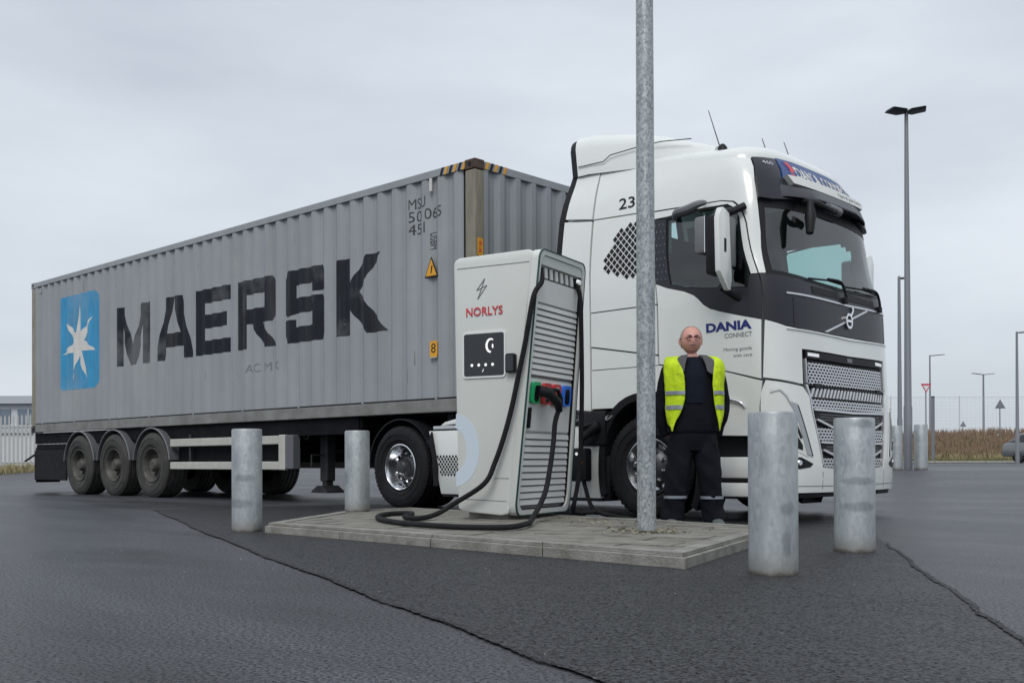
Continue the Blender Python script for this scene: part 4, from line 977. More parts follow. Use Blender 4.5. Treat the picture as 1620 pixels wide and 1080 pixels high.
hc = [(-1.61, 2.50), (-1.57, 2.66), (-1.44, 2.86), (-1.27, 2.96), (-.97, 2.965), (-.97, 2.33), (-1.17, 2.37), (-1.36, 2.41)]
slab('checker_backing', ccw(hc), S, .0015, None, M['whitep'], truck); checker('checker_print', hc, .080, .040, -1.62, 2.33, .41)
# roof cap closed over the skin
def edge(i):
    u = us2[i]; w = u if u < UC else UT - u
    z = 3.60 if w < -1.77 else (3.60 - .04 * (w + 1.77) / .57 if w < -1.2 else (3.56 - .06 * (w + 1.2) / .8 if w < -.4 else (3.50 - .10 * (w + .4) / .7 if w < .3 else 3.40 + .03 * min(1, (w - .3) / .4))))
    return S(u, z, 0)
us2 = [-2.1 + .1 * k for k in range(int((UT + 4.2) / .1) + 1)]; us2.append(UT + 2.1)
E_ = [edge(i) for i in range(len(us2))]; V = []; n_ = len(us2); NR = 10
for r in range(NR + 1):
    t = r / NR
    for i, e in enumerate(E_):
        xx = min(e.x, 3.05); zc = 3.80 if xx < 1.8 else 3.80 - .14 * ((xx - 1.8) / 1.25) ** 1.3
        c = Vector((xx, CY, max(zc, e.z + .02)))
        hx = 1 - math.cos(t * math.pi / 2); hv = math.sin(t * math.pi / 2)
        V.append(Vector((e.x + (c.x - e.x) * hx, e.y + (c.y - e.y) * hx, e.z + (c.z - e.z) * (hv ** .9))))
F = [(r * n_ + i, r * n_ + i + 1, (r + 1) * n_ + i + 1, (r + 1) * n_ + i) for r in range(NR) for i in range(n_ - 1)]
mk('roof', V, F, M['white'], truck, 60)
# roof air deflector
def defl(name, sec, m):
    V = []
    for x, z, h in sec:
        zb = 3.60 if x < 2 else 3.55
        for k in range(17):
            a = math.pi * k / 16; c, s_ = math.cos(a), max(0, math.sin(a)); V.append((x - .10 * s_ ** .3 * (1 if x < 1.4 else 0), CY - math.copysign(abs(c) ** .24, c) * (h + .10 - .07 * s_ ** .5), zb + (z - zb) * s_ ** .30))
    F = [(i * 17 + k, (i + 1) * 17 + k, (i + 1) * 17 + k + 1, i * 17 + k + 1) for i in range(len(sec) - 1) for k in range(16)] + [tuple(range(17)), tuple(range((len(sec) - 1) * 17, len(sec) * 17))]
    MB().add(V, F).build(name, m, truck, 40)
defl('deflector_edge', [(1.27, 4.085, .90), (1.355, 4.095, .905)], M['black'])
defl('roof_deflector', [(1.357, 4.105, .92), (1.5, 4.09, .92), (2.05, 3.975, .91), (2.35, 3.885, .88), (2.65, 3.77, .83), (2.92, 3.68, .74)], M['white'])
for s in (-1, 1): MB().tube([(1.36, CY + s * 1.021, 3.70), (1.70, CY + s * 1.021, 3.695), (1.79, CY + s * 1.018, 3.745), (2.1, CY + s * 1.005, 3.76), (2.4, CY + s * .982, 3.765), (2.72, CY + s * .92, 3.74)], .005, 6).build('deflector_seal', M['black'], truck)
# sun visor, sign and corner blocks
panel('corner_block', [(.27, 3.18), (.60, 3.205), (.635, 3.40), (.66, 3.43), (.31, 3.405)], M['panelblk'], .012, -.03, both=True)
panel('corner_block', [(.262, 2.975), (.40, 2.965), (.75, 3.005), (.68, 3.10), (.61, 3.195), (.268, 3.17)], M['panelblk'], .036, -.03, both=True)
sg_ = [(.63, 3.21), (UC, 3.225), (UT - .63, 3.21), (UT - .67, 3.44), (UC, 3.47), (.67, 3.44)]
slab('roof_sign', sg_, S, .014, -.03, M['signblue'], truck, CU, CV)
text('sign_text', 'DANIA', (.92, 3.255, 1.48, 3.385), lambda u, v, d: S(u, v, d), .0165, M['lwhite'], truck, .035, cu=CU)
text('sign_text', 'CONNECT', (1.52, 3.26, 2.24, 3.38), lambda u, v, d: S(u, v, d), .0165, M['lwhite'], truck, .012, cu=CU)
slab('sign_flag', ccw([(.80, 3.23), (.86, 3.23), (.90, 3.34), (.86, 3.42), (.79, 3.41), (.82, 3.34)]), S, .017, .0145, M['redink'], truck); slab('sign_flag', ccw([(.73, 3.24), (.79, 3.24), (.80, 3.33), (.77, 3.40), (.72, 3.40)]), S, .017, .0145, M['blueink'], truck)
slab('light_bar', ccw([(.60, 3.20), (.68, 3.128), (UC, 3.130), (UT - .68, 3.128), (UT - .60, 3.20), (UC, 3.215)]), S, .088, -.01, M['whitep'], truck, CU)
text('bar_text', 'Vejen til grøn kørsel', (1.60, 3.145, 2.20, 3.190), lambda u, v, d: S(u, v, d), .0905, M['greyink'], truck, 0, cu=CU)
def visor():
    mb = MB(); N = 40; V = []
    for k in range(N + 1):
        u = .52 + (UT - 1.04) * k / N; e = min(1, max(0, min(u - .52, UT - .52 - u)) / .55); e = e ** .7
        for z, d in ((3.122, .03 + .05 * e), (3.112, .035 + .065 * e), (3.015, .035 + .10 * e), (3.005, .033 + .098 * e), (3.004, .03 + .085 * e), (3.035, .02 + .02 * e), (3.06, -.03)): V.append(S(u, z, d))
    n = 7; F = [(k * n + j, (k + 1) * n + j, (k + 1) * n + (j + 1) % n, k * n + (j + 1) % n) for k in range(N) for j in range(n)] + [tuple(range(n)), tuple(range(N * n, N * n + n))]
    return mb.add(V, F).build('sun_visor', M['visor'], truck, 35)
visor()
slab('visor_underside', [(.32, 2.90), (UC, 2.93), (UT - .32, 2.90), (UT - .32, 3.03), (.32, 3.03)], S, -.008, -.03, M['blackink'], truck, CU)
# antennas
for x, y, z, dx, h in ((2.93, .50, 3.63, -.14, .42), (3.33, .72, 3.52, -.07, .20), (3.37, 1.10, 3.54, -.08, .22)):
    a = MB().tube([(x, y, z), (x + dx, y, z + h)], [.006, .0035], 6).build('antenna', M['steel'], truck)
    b = MB().lathe([(.05, -.05), (.045, .02), (.02, .05), (.005, .055)], (x + .02, y, z), n=14).build('antenna_base', M['black'], None, 40) if h > .3 else MB().lathe([(.014, -.05), (.012, .02)], (x, y, z), n=8).build('antenna_base', M['black'], None); b.parent = a
# text on the side
text('fleet_number', '23', (-1.43, 3.115, -1.205, 3.235), S, .003, M['blackink'], truck, .012)
text('door_lettering', 'DANIA', (-.405, 1.762, .075, 1.848), S, .005, M['blueink'], truck, .045, cu=CU)
text('door_lettering', 'CONNECT', (-.21, 1.695, .075, 1.738), S, .005, M['greyink'], truck, .01, cu=CU)
text('door_lettering', 'Moving goods', (-.225, 1.565, .065, 1.605), S, .005, M['greyink'], truck, 0, cu=CU)
text('door_lettering', 'with care', (-.13, 1.515, .065, 1.545), S, .005, M['greyink'], truck, 0, cu=CU)
text('corner_lettering', '460', (.40, 3.335, .55, 3.375), S, .014, M['bright'], truck, .0)
# mirrors
def mirror(s, lab):
    Y = lambda y: y if s < 0 else 2 * CY - y
    b = lambda x0, x1, y0, y1, z0, z1, bev: MB().box(x0, x1, min(Y(y0), Y(y1)), max(Y(y0), Y(y1)), z0, z1, bev, seg=2)
    o = b(3.28, 3.41, -.35, -.15, 2.24, 2.78, .035).build('mirror', M['black'], truck, 40); o['label'] = lab
    P = [(-.365, 2.76), (-.33, 2.815), (-.24, 2.83), (-.235, 2.30), (-.17, 2.16), (-.13, 2.12), (-.145, 2.10), (-.36, 2.26), (-.385, 2.31)]
    P = [(-.385, 2.74), (-.345, 2.83), (-.30, 2.84), (-.20, 2.80), (-.165, 2.20), (-.185, 2.10), (-.23, 2.105), (-.37, 2.26)]
    c = MB().prism(ccw([(Y(a), z) for a, z in P]), lambda a, z, d: (3.40 + d, a, z), 0, .055, .012).build('mirror_cover', M['white'], None, 30); c.parent = o
    h = MB().prism([(Y(-.30), 2.44), (Y(-.265), 2.44), (Y(-.265), 2.56), (Y(-.30), 2.56)], lambda a, z, d: (3.40 + d, a, z), .054, .058).build('camera_slot', M['blackink'], None); h.parent = o
    g = b(3.272, 3.28, -.34, -.15, 2.45, 2.78, 0).build('mirror_glass', M['chrome'], None); g.parent = o
    b(3.15, 3.268, -.33, -.19, 2.45, 2.79, .03).build('mirror_back', M['greyp'], truck, 40)
    i = b(3.34, 3.42, -.12, -.02, 2.33, 2.80, .03).build('mirror_inner', M['greyp'], truck, 40)
    for z0, z1 in ((2.80, 2.90), (2.15, 2.02)): MB().tube([(3.35, Y(-.20), z0), (3.40, Y(-.06), (z0 + z1) / 2), (3.48, Y(.02), z1)], .035, 8).build('mirror_arm', M['black'], truck, 40)
mirror(-1, 'near side door mirror with white cover'); mirror(1, 'far side door mirror')
MB().tube(smoothpts([(2.70, .03, 2.90), (2.76, -.03, 2.945), (2.90, -.05, 2.955), (3.02, -.04, 2.985), (3.06, .02, 3.0)], 5), [.02 + .02 * math.sin(math.pi * k / 20) for k in range(21)], 8).build('grab_camera_arm', M['greyp'], truck, 40)
MB().tube(smoothpts([(3.72, .62, 3.0), (3.86, .60, 2.97), (3.93, .75, 2.92), (3.92, .95, 2.93)], 5), .030, 8).build('front_mirror_arm', M['black'], truck, 40)
MB().tube([(3.84, .58, 2.98), (3.87, .52, 2.82), (3.88, .49, 2.66)], [.03, .055, .035], 10).build('front_mirror', M['black'], truck, 40)
MB().tube([(3.90, .80, 2.95), (3.92, 1.0, 2.93)], .045, 10).build('front_mirror', M['greyp'], truck, 40)
# wipers
for u0, u1 in ((.75, 1.42), (1.45, 2.25)):
    w = MB().tube([S(u0, 2.245, .02), S((u0 + u1) / 2, 2.262, .03), S(u1, 2.262, .02)], .010, 6).build('wiper', M['black'], truck)
    a = MB().tube(smoothpts([S((u0 + u1) / 2, 2.27, .035), S(u1 - .12, 2.265, .05), S(u1 - .05, 2.20, .045), S(u1 - .03, 2.10, .035)], 4), .014, 6).build('wiper_arm', M['black'], None); a.parent = w
    c = S(u1 - .03, 2.105, .02); MB().box(c.x - .025, c.x + .025, c.y - .03, c.y + .03, c.z - .03, c.z + .03, .008).build('wiper_pivot', M['black'], truck)
    slab('washer_recess', [(u0 + .05, 2.115), (u1 - .15, 2.115), (u1 - .15, 2.175), (u0 + .05, 2.185)], S, .006, 0, M['blackink'], truck, CU)
# interior
MB().box(1.40, 1.44, .12, 2.32, 1.0, 2.98).build('cab_back_wall', M['interior'], truck)
MB().box(1.45, 3.75, .10, 2.34, 1.25, 1.32).build('cab_floor', M['interior'], truck)
MB().prism([(3.25, 1.3), (3.72, 1.3), (3.72, 2.16), (3.45, 2.20), (3.28, 2.05)], lambda a, b, d: (a, d, b), .12, 2.32, .03).build('dashboard', M['interior'], truck, 40)
for y in (.35, 1.65):
    s = MB().box(2.45, 2.98, y, y + .5, 1.55, 1.75, .05).build('seat', M['seat'], truck, 40)
    o = MB().box(2.40, 2.55, y, y + .5, 1.72, 2.38, .05).build('backrest', M['seat'], None, 40); o.parent = s
    o = MB().box(2.40, 2.52, y + .12, y + .38, 2.42, 2.62, .04).build('headrest', M['seat'], None, 40); o.parent = s
c_ = Vector((3.22, 1.90, 2.12)); ax = Vector((-.5, 0, .86)).normalized(); e1 = Vector((0, 1, 0)); e2 = ax.cross(e1)
MB().tube([c_ + e1 * .23 * math.cos(a) + e2 * .23 * math.sin(a) for a in [2 * math.pi * k / 24 for k in range(25)]], .016, 6, False).tube([c_ - e1 * .22, c_ + e1 * .22], .02, 6).tube([c_, c_ - ax * .3], .03, 6).build('steering_wheel', M['black'], truck, 40)
MB().box(1.5, 2.1, .12, 2.32, 2.85, 2.95, .02).build('bunk_shelf', M['interior'], truck)
# ------------------------------------------------------------------ bumper, lamps, grille
bump = [(.175, 1.290), (.56, 1.238), (.645, 1.15), (.66, 1.02), (.80, .50), (UC, .47), (UT - .80, .50), (UT - .66, 1.02), (UT - .645, 1.15), (UT - .56, 1.238), (UT - .175, 1.290), (UT - .125, 1.17), (UT - .115, 1.04), (UT - .12, .62), (UT - .02, .58), (UT, .30), (UT - .40, .275), (UC, .27), (.40, .275), (0, .30), (.02, .58), (.12, .62), (.115, 1.04), (.125, 1.17)]
panel('bumper', bump, M['white'], .010, -.05, both=False)
slab('bumper_lip', [(0, .225), (UT, .225), (UT, .268), (0, .268)], S, -.02, -.10, M['black'], truck, CU)
for u in (.80, UT - .80): slab('bumper_seam', [(u - .004, .30), (u + .004, .30), (u + .004, .46), (u - .004, .46)], S, .0115, .009, M['greyp'], truck)
slab('bumper_crease', ccw([(.06, .335), (UC, .325), (UT - .06, .335), (UT - .06, .341), (UC, .331), (.06, .341)]), S, .0120, .009, M['greyp'], truck, CU)
def headlight(f, s):
    def SS(P, d0, d1, m, n, par):
        o = slab(n, ccw(P if s else mirr(P)), S, d0, d1, m, None, CU, CV); attach(o, truck) if par is None else setattr(o, 'parent', par); return o
    b = SS([(.20, 1.22), (.30, 1.225), (.37, 1.17), (.40, 1.12), (.475, 1.09), (.64, .60), (.56, .60), (.20, .74), (.17, 1.0)], .014, -.02, M['whitep'], 'headlight', None)
    SS([(.205, 1.185), (.295, 1.205), (.355, 1.15), (.38, 1.105), (.365, 1.10), (.34, 1.14), (.285, 1.19), (.205, 1.17)], .018, .012, M['hlgrey'], 'upper_strip', b)
    SS([(.36, 1.105), (.465, 1.075), (.625, .61), (.555, .62), (.445, .98)], .020, .012, M['hlgrey'], 'running_light', b)
    SS([(.462, 1.07), (.478, 1.06), (.636, .605), (.622, .608)], .022, .012, M['steel'], 'trim_line', b)
    SS([(.375, 1.00), (.395, 1.0), (.500, .77), (.475, .765)], .022, .012, M['blackink'], 'trim_line', b)
    SS([(.24, .82), (.43, .80), (.50, .705), (.50, .66), (.25, .72)], .019, .012, M['blackink'], 'main_lamp', b)
    for u in (.29, .38): o = MB().tube([S(u if s else UT - u, .765, .016), S(u if s else UT - u, .765, .024)], [.028, .022], 12).build('lens', M['chrome'], None, 40); o.parent = b
    c = SS([(.20, .60), (.48, .595), (.645, .535), (.60, .505), (.47, .490), (.20, .495)], .013, -.02, M['blackink'], 'fog_lamp', None)
    for u in (.36, .46): o = MB().tube([S(u if s else UT - u, .545, .012), S(u if s else UT - u, .545, .022)], [.03, .022], 12).build('lens', M['chrome'], None, 40); o.parent = c
headlight(None, True); headlight(None, False)
# grille
gb = [(.60, 1.585), (UC, 1.570), (UT - .60, 1.585), (UT - .595, 1.27), (UT - .655, 1.16), (UT - .67, 1.02), (UT - .81, .505), (UC, .475), (.81, .505), (.67, 1.02), (.655, 1.16), (.595, 1.27)]
slab('grille_back', ccw(gb), S, -.032, -.05, M['blackink'], truck, CU, CV)
slab('grille_top_bar', ccw([(.64, 1.505), (UC, 1.495), (UT - .64, 1.505), (UT - .64, 1.57), (UC, 1.56), (.64, 1.57)]), S, .002, -.03, M['blackink'], truck, CU)
for u in (.67, UT - .85): slab('marker_lamp', [(u, 1.525), (u + .18, 1.522), (u + .18, 1.552), (u, 1.556)], S, .006, .001, M['led'], truck)
slab('radar_sensor', [(UC - .05, 1.51), (UC + .05, 1.51), (UC + .05, 1.55), (UC - .05, 1.55)], S, .006, .001, M['greyp'], truck)
random.seed(9)
def mesh_rows(name, z0, z1, lim, dz=.029, du=.056, th=.0155, amp=.0075, kind=0):
    mb = MB(); n = int((z1 - z0) / dz)
    for r in range(n):
        z = z0 + dz * (r + .5); ul, ur = lim(z); k0 = math.ceil(ul / (du / 2)); k1 = math.floor(ur / (du / 2)); V = []
        for k in range(k0, k1 + 1):
            u = k * du / 2; zz = z + (amp if (k + r) % 2 else -amp) - .012 * (1 - ((u - UC) / UC) ** 2)
            V += [S(u, zz + th / 2, -.006), S(u, zz - th / 2, -.006), S(u, zz - th / 2, -.028), S(u, zz + th / 2, -.028)]
        m_ = k1 - k0
        mb.add(V, [(4 * i + j, 4 * i + (j + 1) % 4, 4 * i + 4 + (j + 1) % 4, 4 * i + 4 + j) for i in range(m_) for j in range(4)])
    o = mb.build(name, M['bright'], truck); o['kind'] = 'stuff'; return o
side_l = lambda z: .66 + (0 if z > 1.27 else (.03 if z > 1.1 else (1.02 - z) * .27 + .03))
mesh_rows('grille_mesh', 1.275, 1.505, lambda z: (side_l(z), UT - side_l(z)))
mesh_rows('grille_mesh', 1.055, 1.145, lambda z: (side_l(z), UT - side_l(z)))
mesh_rows('grille_mesh', .76, .90, lambda z: (side_l(z) + .01, UT - side_l(z) - .01))
mesh_rows('grille_mesh', .51, .62, lambda z: (side_l(z) + .01, UT - side_l(z) - .01))
for k in range(23):   # slanted louvres under the mesh
    u = .67 + k * .066
    slab('louvre', ccw([(u, 1.148), (u + .030, 1.148), (u + .085, 1.232), (u + .050, 1.232)]), S, .004, -.02, M['bright'], truck)
def bar(name, P, d0=.006, m='bright'): return slab(name, ccw(P), S, d0, -.025, M[m], truck, CU)
def frame_pair(P, n='grille_frame', m='bright'): bar(n, P, m=m); bar(n, mirr(P), m=m)
frame_pair([(.628, 1.50), (.642, 1.50), (.642, 1.275), (.628, 1.275)]); frame_pair([(.61, 1.262), (.64, 1.262), (.675, 1.17), (.70, 1.0), (.825, .53), (.81, .52), (.685, 1.0), (.655, 1.165)])
bar('grille_frame', [(.64, 1.262), (UC, 1.25), (UT - .64, 1.262), (UT - .64, 1.246), (UC, 1.234), (.64, 1.246)], .004, 'black')
for u in (.75, UT - .87): bar('catch', [(u, 1.232), (u + .12, 1.230), (u + .12, 1.275), (u, 1.275)], .010, 'black')
for zt, zb_, a in ((1.045, .90, .72), (.745, .62, .80)):
    bar('intake_frame', [(a, zt), (UC, zt - .012), (UT - a, zt), (UT - a, zt - .02), (UC, zt - .034), (a, zt - .02)])
    slab('intake', ccw([(a + .01, zt - .022), (UC, zt - .036), (UT - a - .01, zt - .022), (UT - a - .04, zb_ + .05), (UT - a - .35, zb_ - .03), (UC, zb_ - .05), (a + .35, zb_ - .03), (a + .04, zb_ + .05)]), S, -.010, -.03, M['blackink'], truck, CU)
    frame_pair([(a + .04, zb_ + .052), (a + .35, zb_ - .028), (UC, zb_ - .05), (UC, zb_ - .068), (a + .34, zb_ - .046), (a + .035, zb_ + .034)], 'intake_frame')
    for k in range(3): bar('intake_slat', [(a + .10, zt - .05 - .025 * k), (UT - a - .10, zt - .05 - .025 * k), (UT - a - .10, zt - .056 - .025 * k), (a + .10, zt - .056 - .025 * k)], -.006, 'greyp')
# steps by the door
for s in (0, 1):
    Y = (lambda y: y) if not s else (lambda y: 2 * CY - y)
    b = lambda x0, x1, y0, y1, z0, z1, bev=.008: MB().box(x0, x1, min(Y(y0), Y(y1)), max(Y(y0), Y(y1)), z0, z1, bev, seg=2)
    b(3.10, 3.60, .06, .5, .22, .98).build('step_well', M['black'], truck)
    b(3.13, 3.535, -.012, .10, .405, .60, .012).build('step', M['white'], truck, 40); b(3.14, 3.53, -.02, .14, .376, .40, .003).build('step_tread', M['black'], truck)
    b(3.13, 3.56, -.020, .10, .235, .365, .012).build('step', M['white'], truck, 40); b(3.14, 3.62, -.005, .14, .215, .232, .003).build('step_tread', M['black'], truck)
    MB().tube(smoothpts([(3.19, Y(-.035), 1.16), (3.30, Y(-.05), 1.145), (3.46, Y(-.05), 1.10), (3.50, Y(-.035), 1.05)], 4), .012, 6).build('handle', M['bright'], truck, 50)
    MB().box(3.0, 3.25, min(Y(-.03), Y(-.01)), max(Y(-.03), Y(-.01)), 1.53, 1.57).build('door_handle', M['whitep'], truck)
    # arch flare and dark liner of the front wheel
    V = []; N = 26; a0, a1 = -30, 200
    for k in range(N + 1):
        a = R(a0 + (a1 - a0) * k / N)
        for rr, yy in ((.735, -.045), (.665, -.04), (.65, .0), (.65, .42), (.735, .42)): V.append((WCX + ax_(a, rr)[0], Y(yy), .51 + ax_(a, rr)[1]))
    F = [(k * 5 + j, k * 5 + j + 1, k * 5 + 6 + j, k * 5 + 5 + j) for k in range(N) for j in range(4)] + [tuple(range(5)), tuple(range(N * 5, N * 5 + 5))]
    MB().add(V, F).build('wheel_arch', M['black'], truck, 40)
    b(1.845, 1.93, -.010, .30, .16, .62, .02).build('arch_flap', M['black'], truck, 40)
    b(1.44, 1.93, -.01, .35, .93, 1.075, .02).build('chassis_cover', M['black'], truck, 40)
    # battery side skirt
    mb = MB().prism([(-.77, .93), (-.56, .185), (1.83, .185), (1.83, .92), (1.45, .93)], lambda a, b_, d: (a, Y(d), b_), -.025, .55, .012); mb.build('side_skirt', M['white'], truck, 40)
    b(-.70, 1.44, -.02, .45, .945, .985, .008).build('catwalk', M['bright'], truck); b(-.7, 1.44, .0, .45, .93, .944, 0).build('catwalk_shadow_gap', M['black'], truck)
    for k in range(5): b(-.12 + .42 * k, -.113 + .42 * k, -.0265, -.02, .20, .91, 0).build('skirt_seam', M['greyp'], truck)
    b(-.55, 1.83, -.01, .3, .155, .183, .004).build('skirt_lip', M['black'], truck)
SK = lambda u, v, d: Vector((u, -.025 - d, v))
mb = MB()
for i in range(9):
    for j in range(8):
        u = -.64 + .052 * i + (.026 if j % 2 else 0); z = .415 + .03 * j
        if u > -.62 + (.63 - z) * .25 and u < -.2: mb.add(*slab_geo(flat_geo([[(u - .019, z), (u, z - .022), (u + .019, z), (u, z + .022)]]), SK, .0015, None))
mb.build('checker_print', M['blackink'], truck)
MB().prism([(-.60, .985), (-.1, 1.02), (-.1, 1.05), (-.35, 1.06), (-.52, 1.03)], lambda a, b_, d: (a, d, b_), .0, .35, .01).build('rear_fairing_cap', M['white'], truck)
# chassis
for y in (.80, 1.57): MB().box(-2.15, 3.3, y, y + .07, .72, .98, .004).build('chassis_beam', M['frame'], truck)
MB().box(-.45, 3.2, .55, 1.88, .30, .72, .02).build('battery_pack', M['frame'], truck)
MB().box(-1.9, -.6, .55, 1.9, .98, 1.06, .03).build('fifth_wheel', M['frame'], truck)
MB().box(.0, 1.3, .5, 1.95, .98, 1.9, .03).build('cooling_tower', M['frame'], truck)
MB().tube([(-1.27, .3, .5), (-1.27, 2.15, .5)], .09, 12).lathe([(.05, -.2), (.2, -.15), (.23, 0), (.2, .15), (.05, .2)], (-1.27, CY, .5), 'y', 20).build('rear_axle', M['frame'], truck, 40)
MB().tube([(WCX, .3, .5), (WCX, 2.15, .5)], .06, 12).build('front_axle', M['frame'], truck, 40)
MB().box(-2.2, -2.12, .1, 2.34, .55, .78, .01).build('rear_cross_bar', M['frame'], truck)
for s in (0, 1):
    y0, y1 = (-.05, .58) if not s else (1.86, 2.49); V = []; N = 24
    for k in range(N + 1):
        a = R(4 + 176 * k / N)
        for rr in (.575, .592):
            for y in (y0, y1): V.append((-1.27 + rr * math.cos(a), y, .5 + rr * math.sin(a)))
    F = []
    for k in range(N): b_ = 4 * k; F += [(b_, b_ + 4, b_ + 5, b_ + 1), (b_ + 2, b_ + 3, b_ + 7, b_ + 6), (b_, b_ + 2, b_ + 6, b_ + 4), (b_ + 1, b_ + 5, b_ + 7, b_ + 3)]
    MB().add(V, F + [(0, 1, 3, 2), (4 * N, 4 * N + 2, 4 * N + 3, 4 * N + 1)]).build('mudguard', M['black'], truck, 40)
    MB().prism([(-.70, .92), (-.60, .50), (-.60, .28), (-.66, .28), (-.68, .5), (-.76, .8)], lambda a, b_, d: (a, d, b_), y0, y1).build('mud_flap', M['rubber'], truck)
dp, dr, dw = wheel_proto('drive'); place_wheel(dp, truck, -1.27, -.045, dr, False, True, .3); place_wheel(dp, truck, -1.27, 2.485, dr, True, False, 1.1)
for y in (.31, 1.83): MB().lathe([(.2, .02), (.47, .0), (.5, .03), (.5, .25), (.47, .28), (.2, .27)], (-1.27, y, dr), 'y', 40).build('inner_tyre', M['rubber'], truck, 40)
sp_, sr, sw = wheel_proto('steer'); place_wheel(sp_, truck, WCX, -.02, sr, False, True, .2); place_wheel(sp_, truck, WCX, 2.46, sr, True, False, .9)
# charging inlet with the plug box hanging from it
inl = MB().box(1.56, 1.92, -.075, .05, .72, 1.08, .03, seg=2).build('charge_inlet', M['black'], truck, 40); inl['label'] = 'open charging inlet in the dark chassis cover behind the cab'
random.seed(8); mb = MB()
for k in range(9): x = 1.5 + .05 * k; mb.tube(smoothpts([(x, -.03, 1.05), (x + .03, -.06, .98), (x + .09, -.03, 1.03)], 4), .012, 6)
mb.build('air_hoses', M['greyp'], truck, 40)
# ------------------------------------------------------------------ charging station
A14 = R(14); CO = Vector((2.73, -2.0, 0)); AXc = Vector((-math.cos(A14), -math.sin(A14), 0)); BXc = Vector((-math.sin(A14), math.cos(A14), 0))
SLc, Z0c, Z1c, WC, DC = .25, .09, 2.33, .82, 1.0
def ch(a, b, z): return CO + AXc * a + BXc * (b * (.88 + .15 * (Z1c - z) / (Z1c - Z0c)) if b > 0 else b) + Vector((0, 0, z))
sl_ = lambda z: SLc * (Z1c - z) / (Z1c - Z0c)
cf = lambda s, z, d: ch(-s, -d, z)
csd = lambda s, z, d: ch(sl_(z) - d, s, z)
st = root('charging_station', 'tall pale grey truck charging station with screen, louvres and black cables', 'charging station', (CO + AXc * .4 + BXc * .5 + Vector((0, 0, KH))))
def rc(cx, cz, r, a0, a1, n=6): return [(cx + r * math.cos(R(a0 + (a1 - a0) * k / n)), cz + r * math.sin(R(a0 + (a1 - a0) * k / n))) for k in range(n + 1)]
front = [(-WC + .03, .17), (-.30, .115)] + [(-sl_(.13) - .035 + .0, .135), (-sl_(.2) - .035 + .02, .20)] + rc(-.10, 2.26, .07, 0, 90) + rc(-WC + .07, 2.26, .06, 90, 180)
front = [(-WC + .04, .16), (-WC + .12, .135), (-.36, .112), (-sl_(.16) - .045, .125), (-sl_(.2) - .030, .20)] + rc(-.105, 2.25, .075, 3, 90) + rc(-WC + .065, 2.25, .065, 90, 178)
MB().prism(ccw(front), lambda a, z, d: ch(-a, d, z), 0, DC, .02).build('body', M['station'], st, 40)
MB().prism(ccw([(-WC + .10, KH - .01), (-.33, KH - .01), (-.33, .13), (-WC + .10, .15)]), lambda a, z, d: ch(-a, d, z), .08, DC - .08, .004).build('plinth', M['concrete'], st)
# side bezel standing proud, with the gasket line and the recessed panel
ro = [(.0, .20)] + rc(.09, .185, .075, 200, 270) + rc(DC - .09, .185, .075, 270, 340) + [(DC - .0, .24)] + rc(DC - .09, 2.24, .085, 0, 90) + rc(.085, 2.24, .085, 90, 180)
def shrink(P, d, cx=DC / 2, cz=1.22):
    return [(cx + (x - cx) * (1 - d / (DC / 2)), cz + (z - cz) * (1 - d / 1.1)) for x, z in P]
CVc = [.3 * k for k in range(1, 8)]
slab('side_bezel', [ro, shrink(ro, .045)[::-1]], csd, .030, -.05, M['station'], st)
slab('gasket', [shrink(ro, -.002), shrink(ro, .006)[::-1]], csd, .034, .020, M['teal'], st)
slab('side_panel', shrink(ro, .046), csd, -.015, -.05, M['slat'], st)
slab('inner_lip', [shrink(ro, .050), shrink(ro, .058)[::-1]], csd, .012, -.02, M['black'], st)
# top: dark cable bay with brackets
slab('cable_bay', [(.09, 2.10), (DC - .09, 2.10), (DC - .09, 2.19), (.09, 2.19)], csd, -.008, -.02, M['black'], st)
slab('top_hood', ccw([(.055, 2.20), (DC - .055, 2.20), (DC - .055, 2.275), (.055, 2.275)]), csd, .02, -.02, M['station'], st)
for k in range(6): slab('bracket', ccw([(.20 + .11 * k, 2.105), (.26 + .11 * k, 2.105), (.23 + .11 * k, 2.185), (.17 + .11 * k, 2.185)]), csd, .004, -.01, M['slat'], st)
o = MB().tube([csd(.86, 2.15, .02), csd(.86, 2.15, .045)], [.03, .02], 12).build('bay_lamp', M['led'], st, 40)
slab('blank_panel', [(.08, 1.90), (DC - .08, 1.90), (DC - .08, 2.09), (.08, 2.09)], csd, .004, -.02, M['slat'], st)
for n, z0, z1 in ((12, 1.285, 1.885), (11, .185, .805)):
    slab('louvre_backing', [(.075, z0 - .01), (DC - .075, z0 - .01), (DC - .075, z1 + .005), (.075, z1 + .005)], csd, -.006, -.02, M['greyp'], st)
    for k in range(n):
        z = z0 + (z1 - z0) * k / n; h = (z1 - z0) / n
        q = [(z + .012, -.006), (z + .011, .010), (z + h - .004, .004), (z + h - .001, -.006)]
        V = [csd(b, a, d) for b in (.08, DC - .08) for a, d in q]
        MB().add(V, [(0, 1, 2, 3), (7, 6, 5, 4)] + [(j, j + 4, (j + 1) % 4 + 4, (j + 1) % 4) for j in range(4)]).build('slat', M['slat'], st)
slab('socket_panel', [(.08, .825), (DC - .08, .825), (DC - .08, 1.265), (.08, 1.265)], csd, .002, -.02, M['slat'], st)
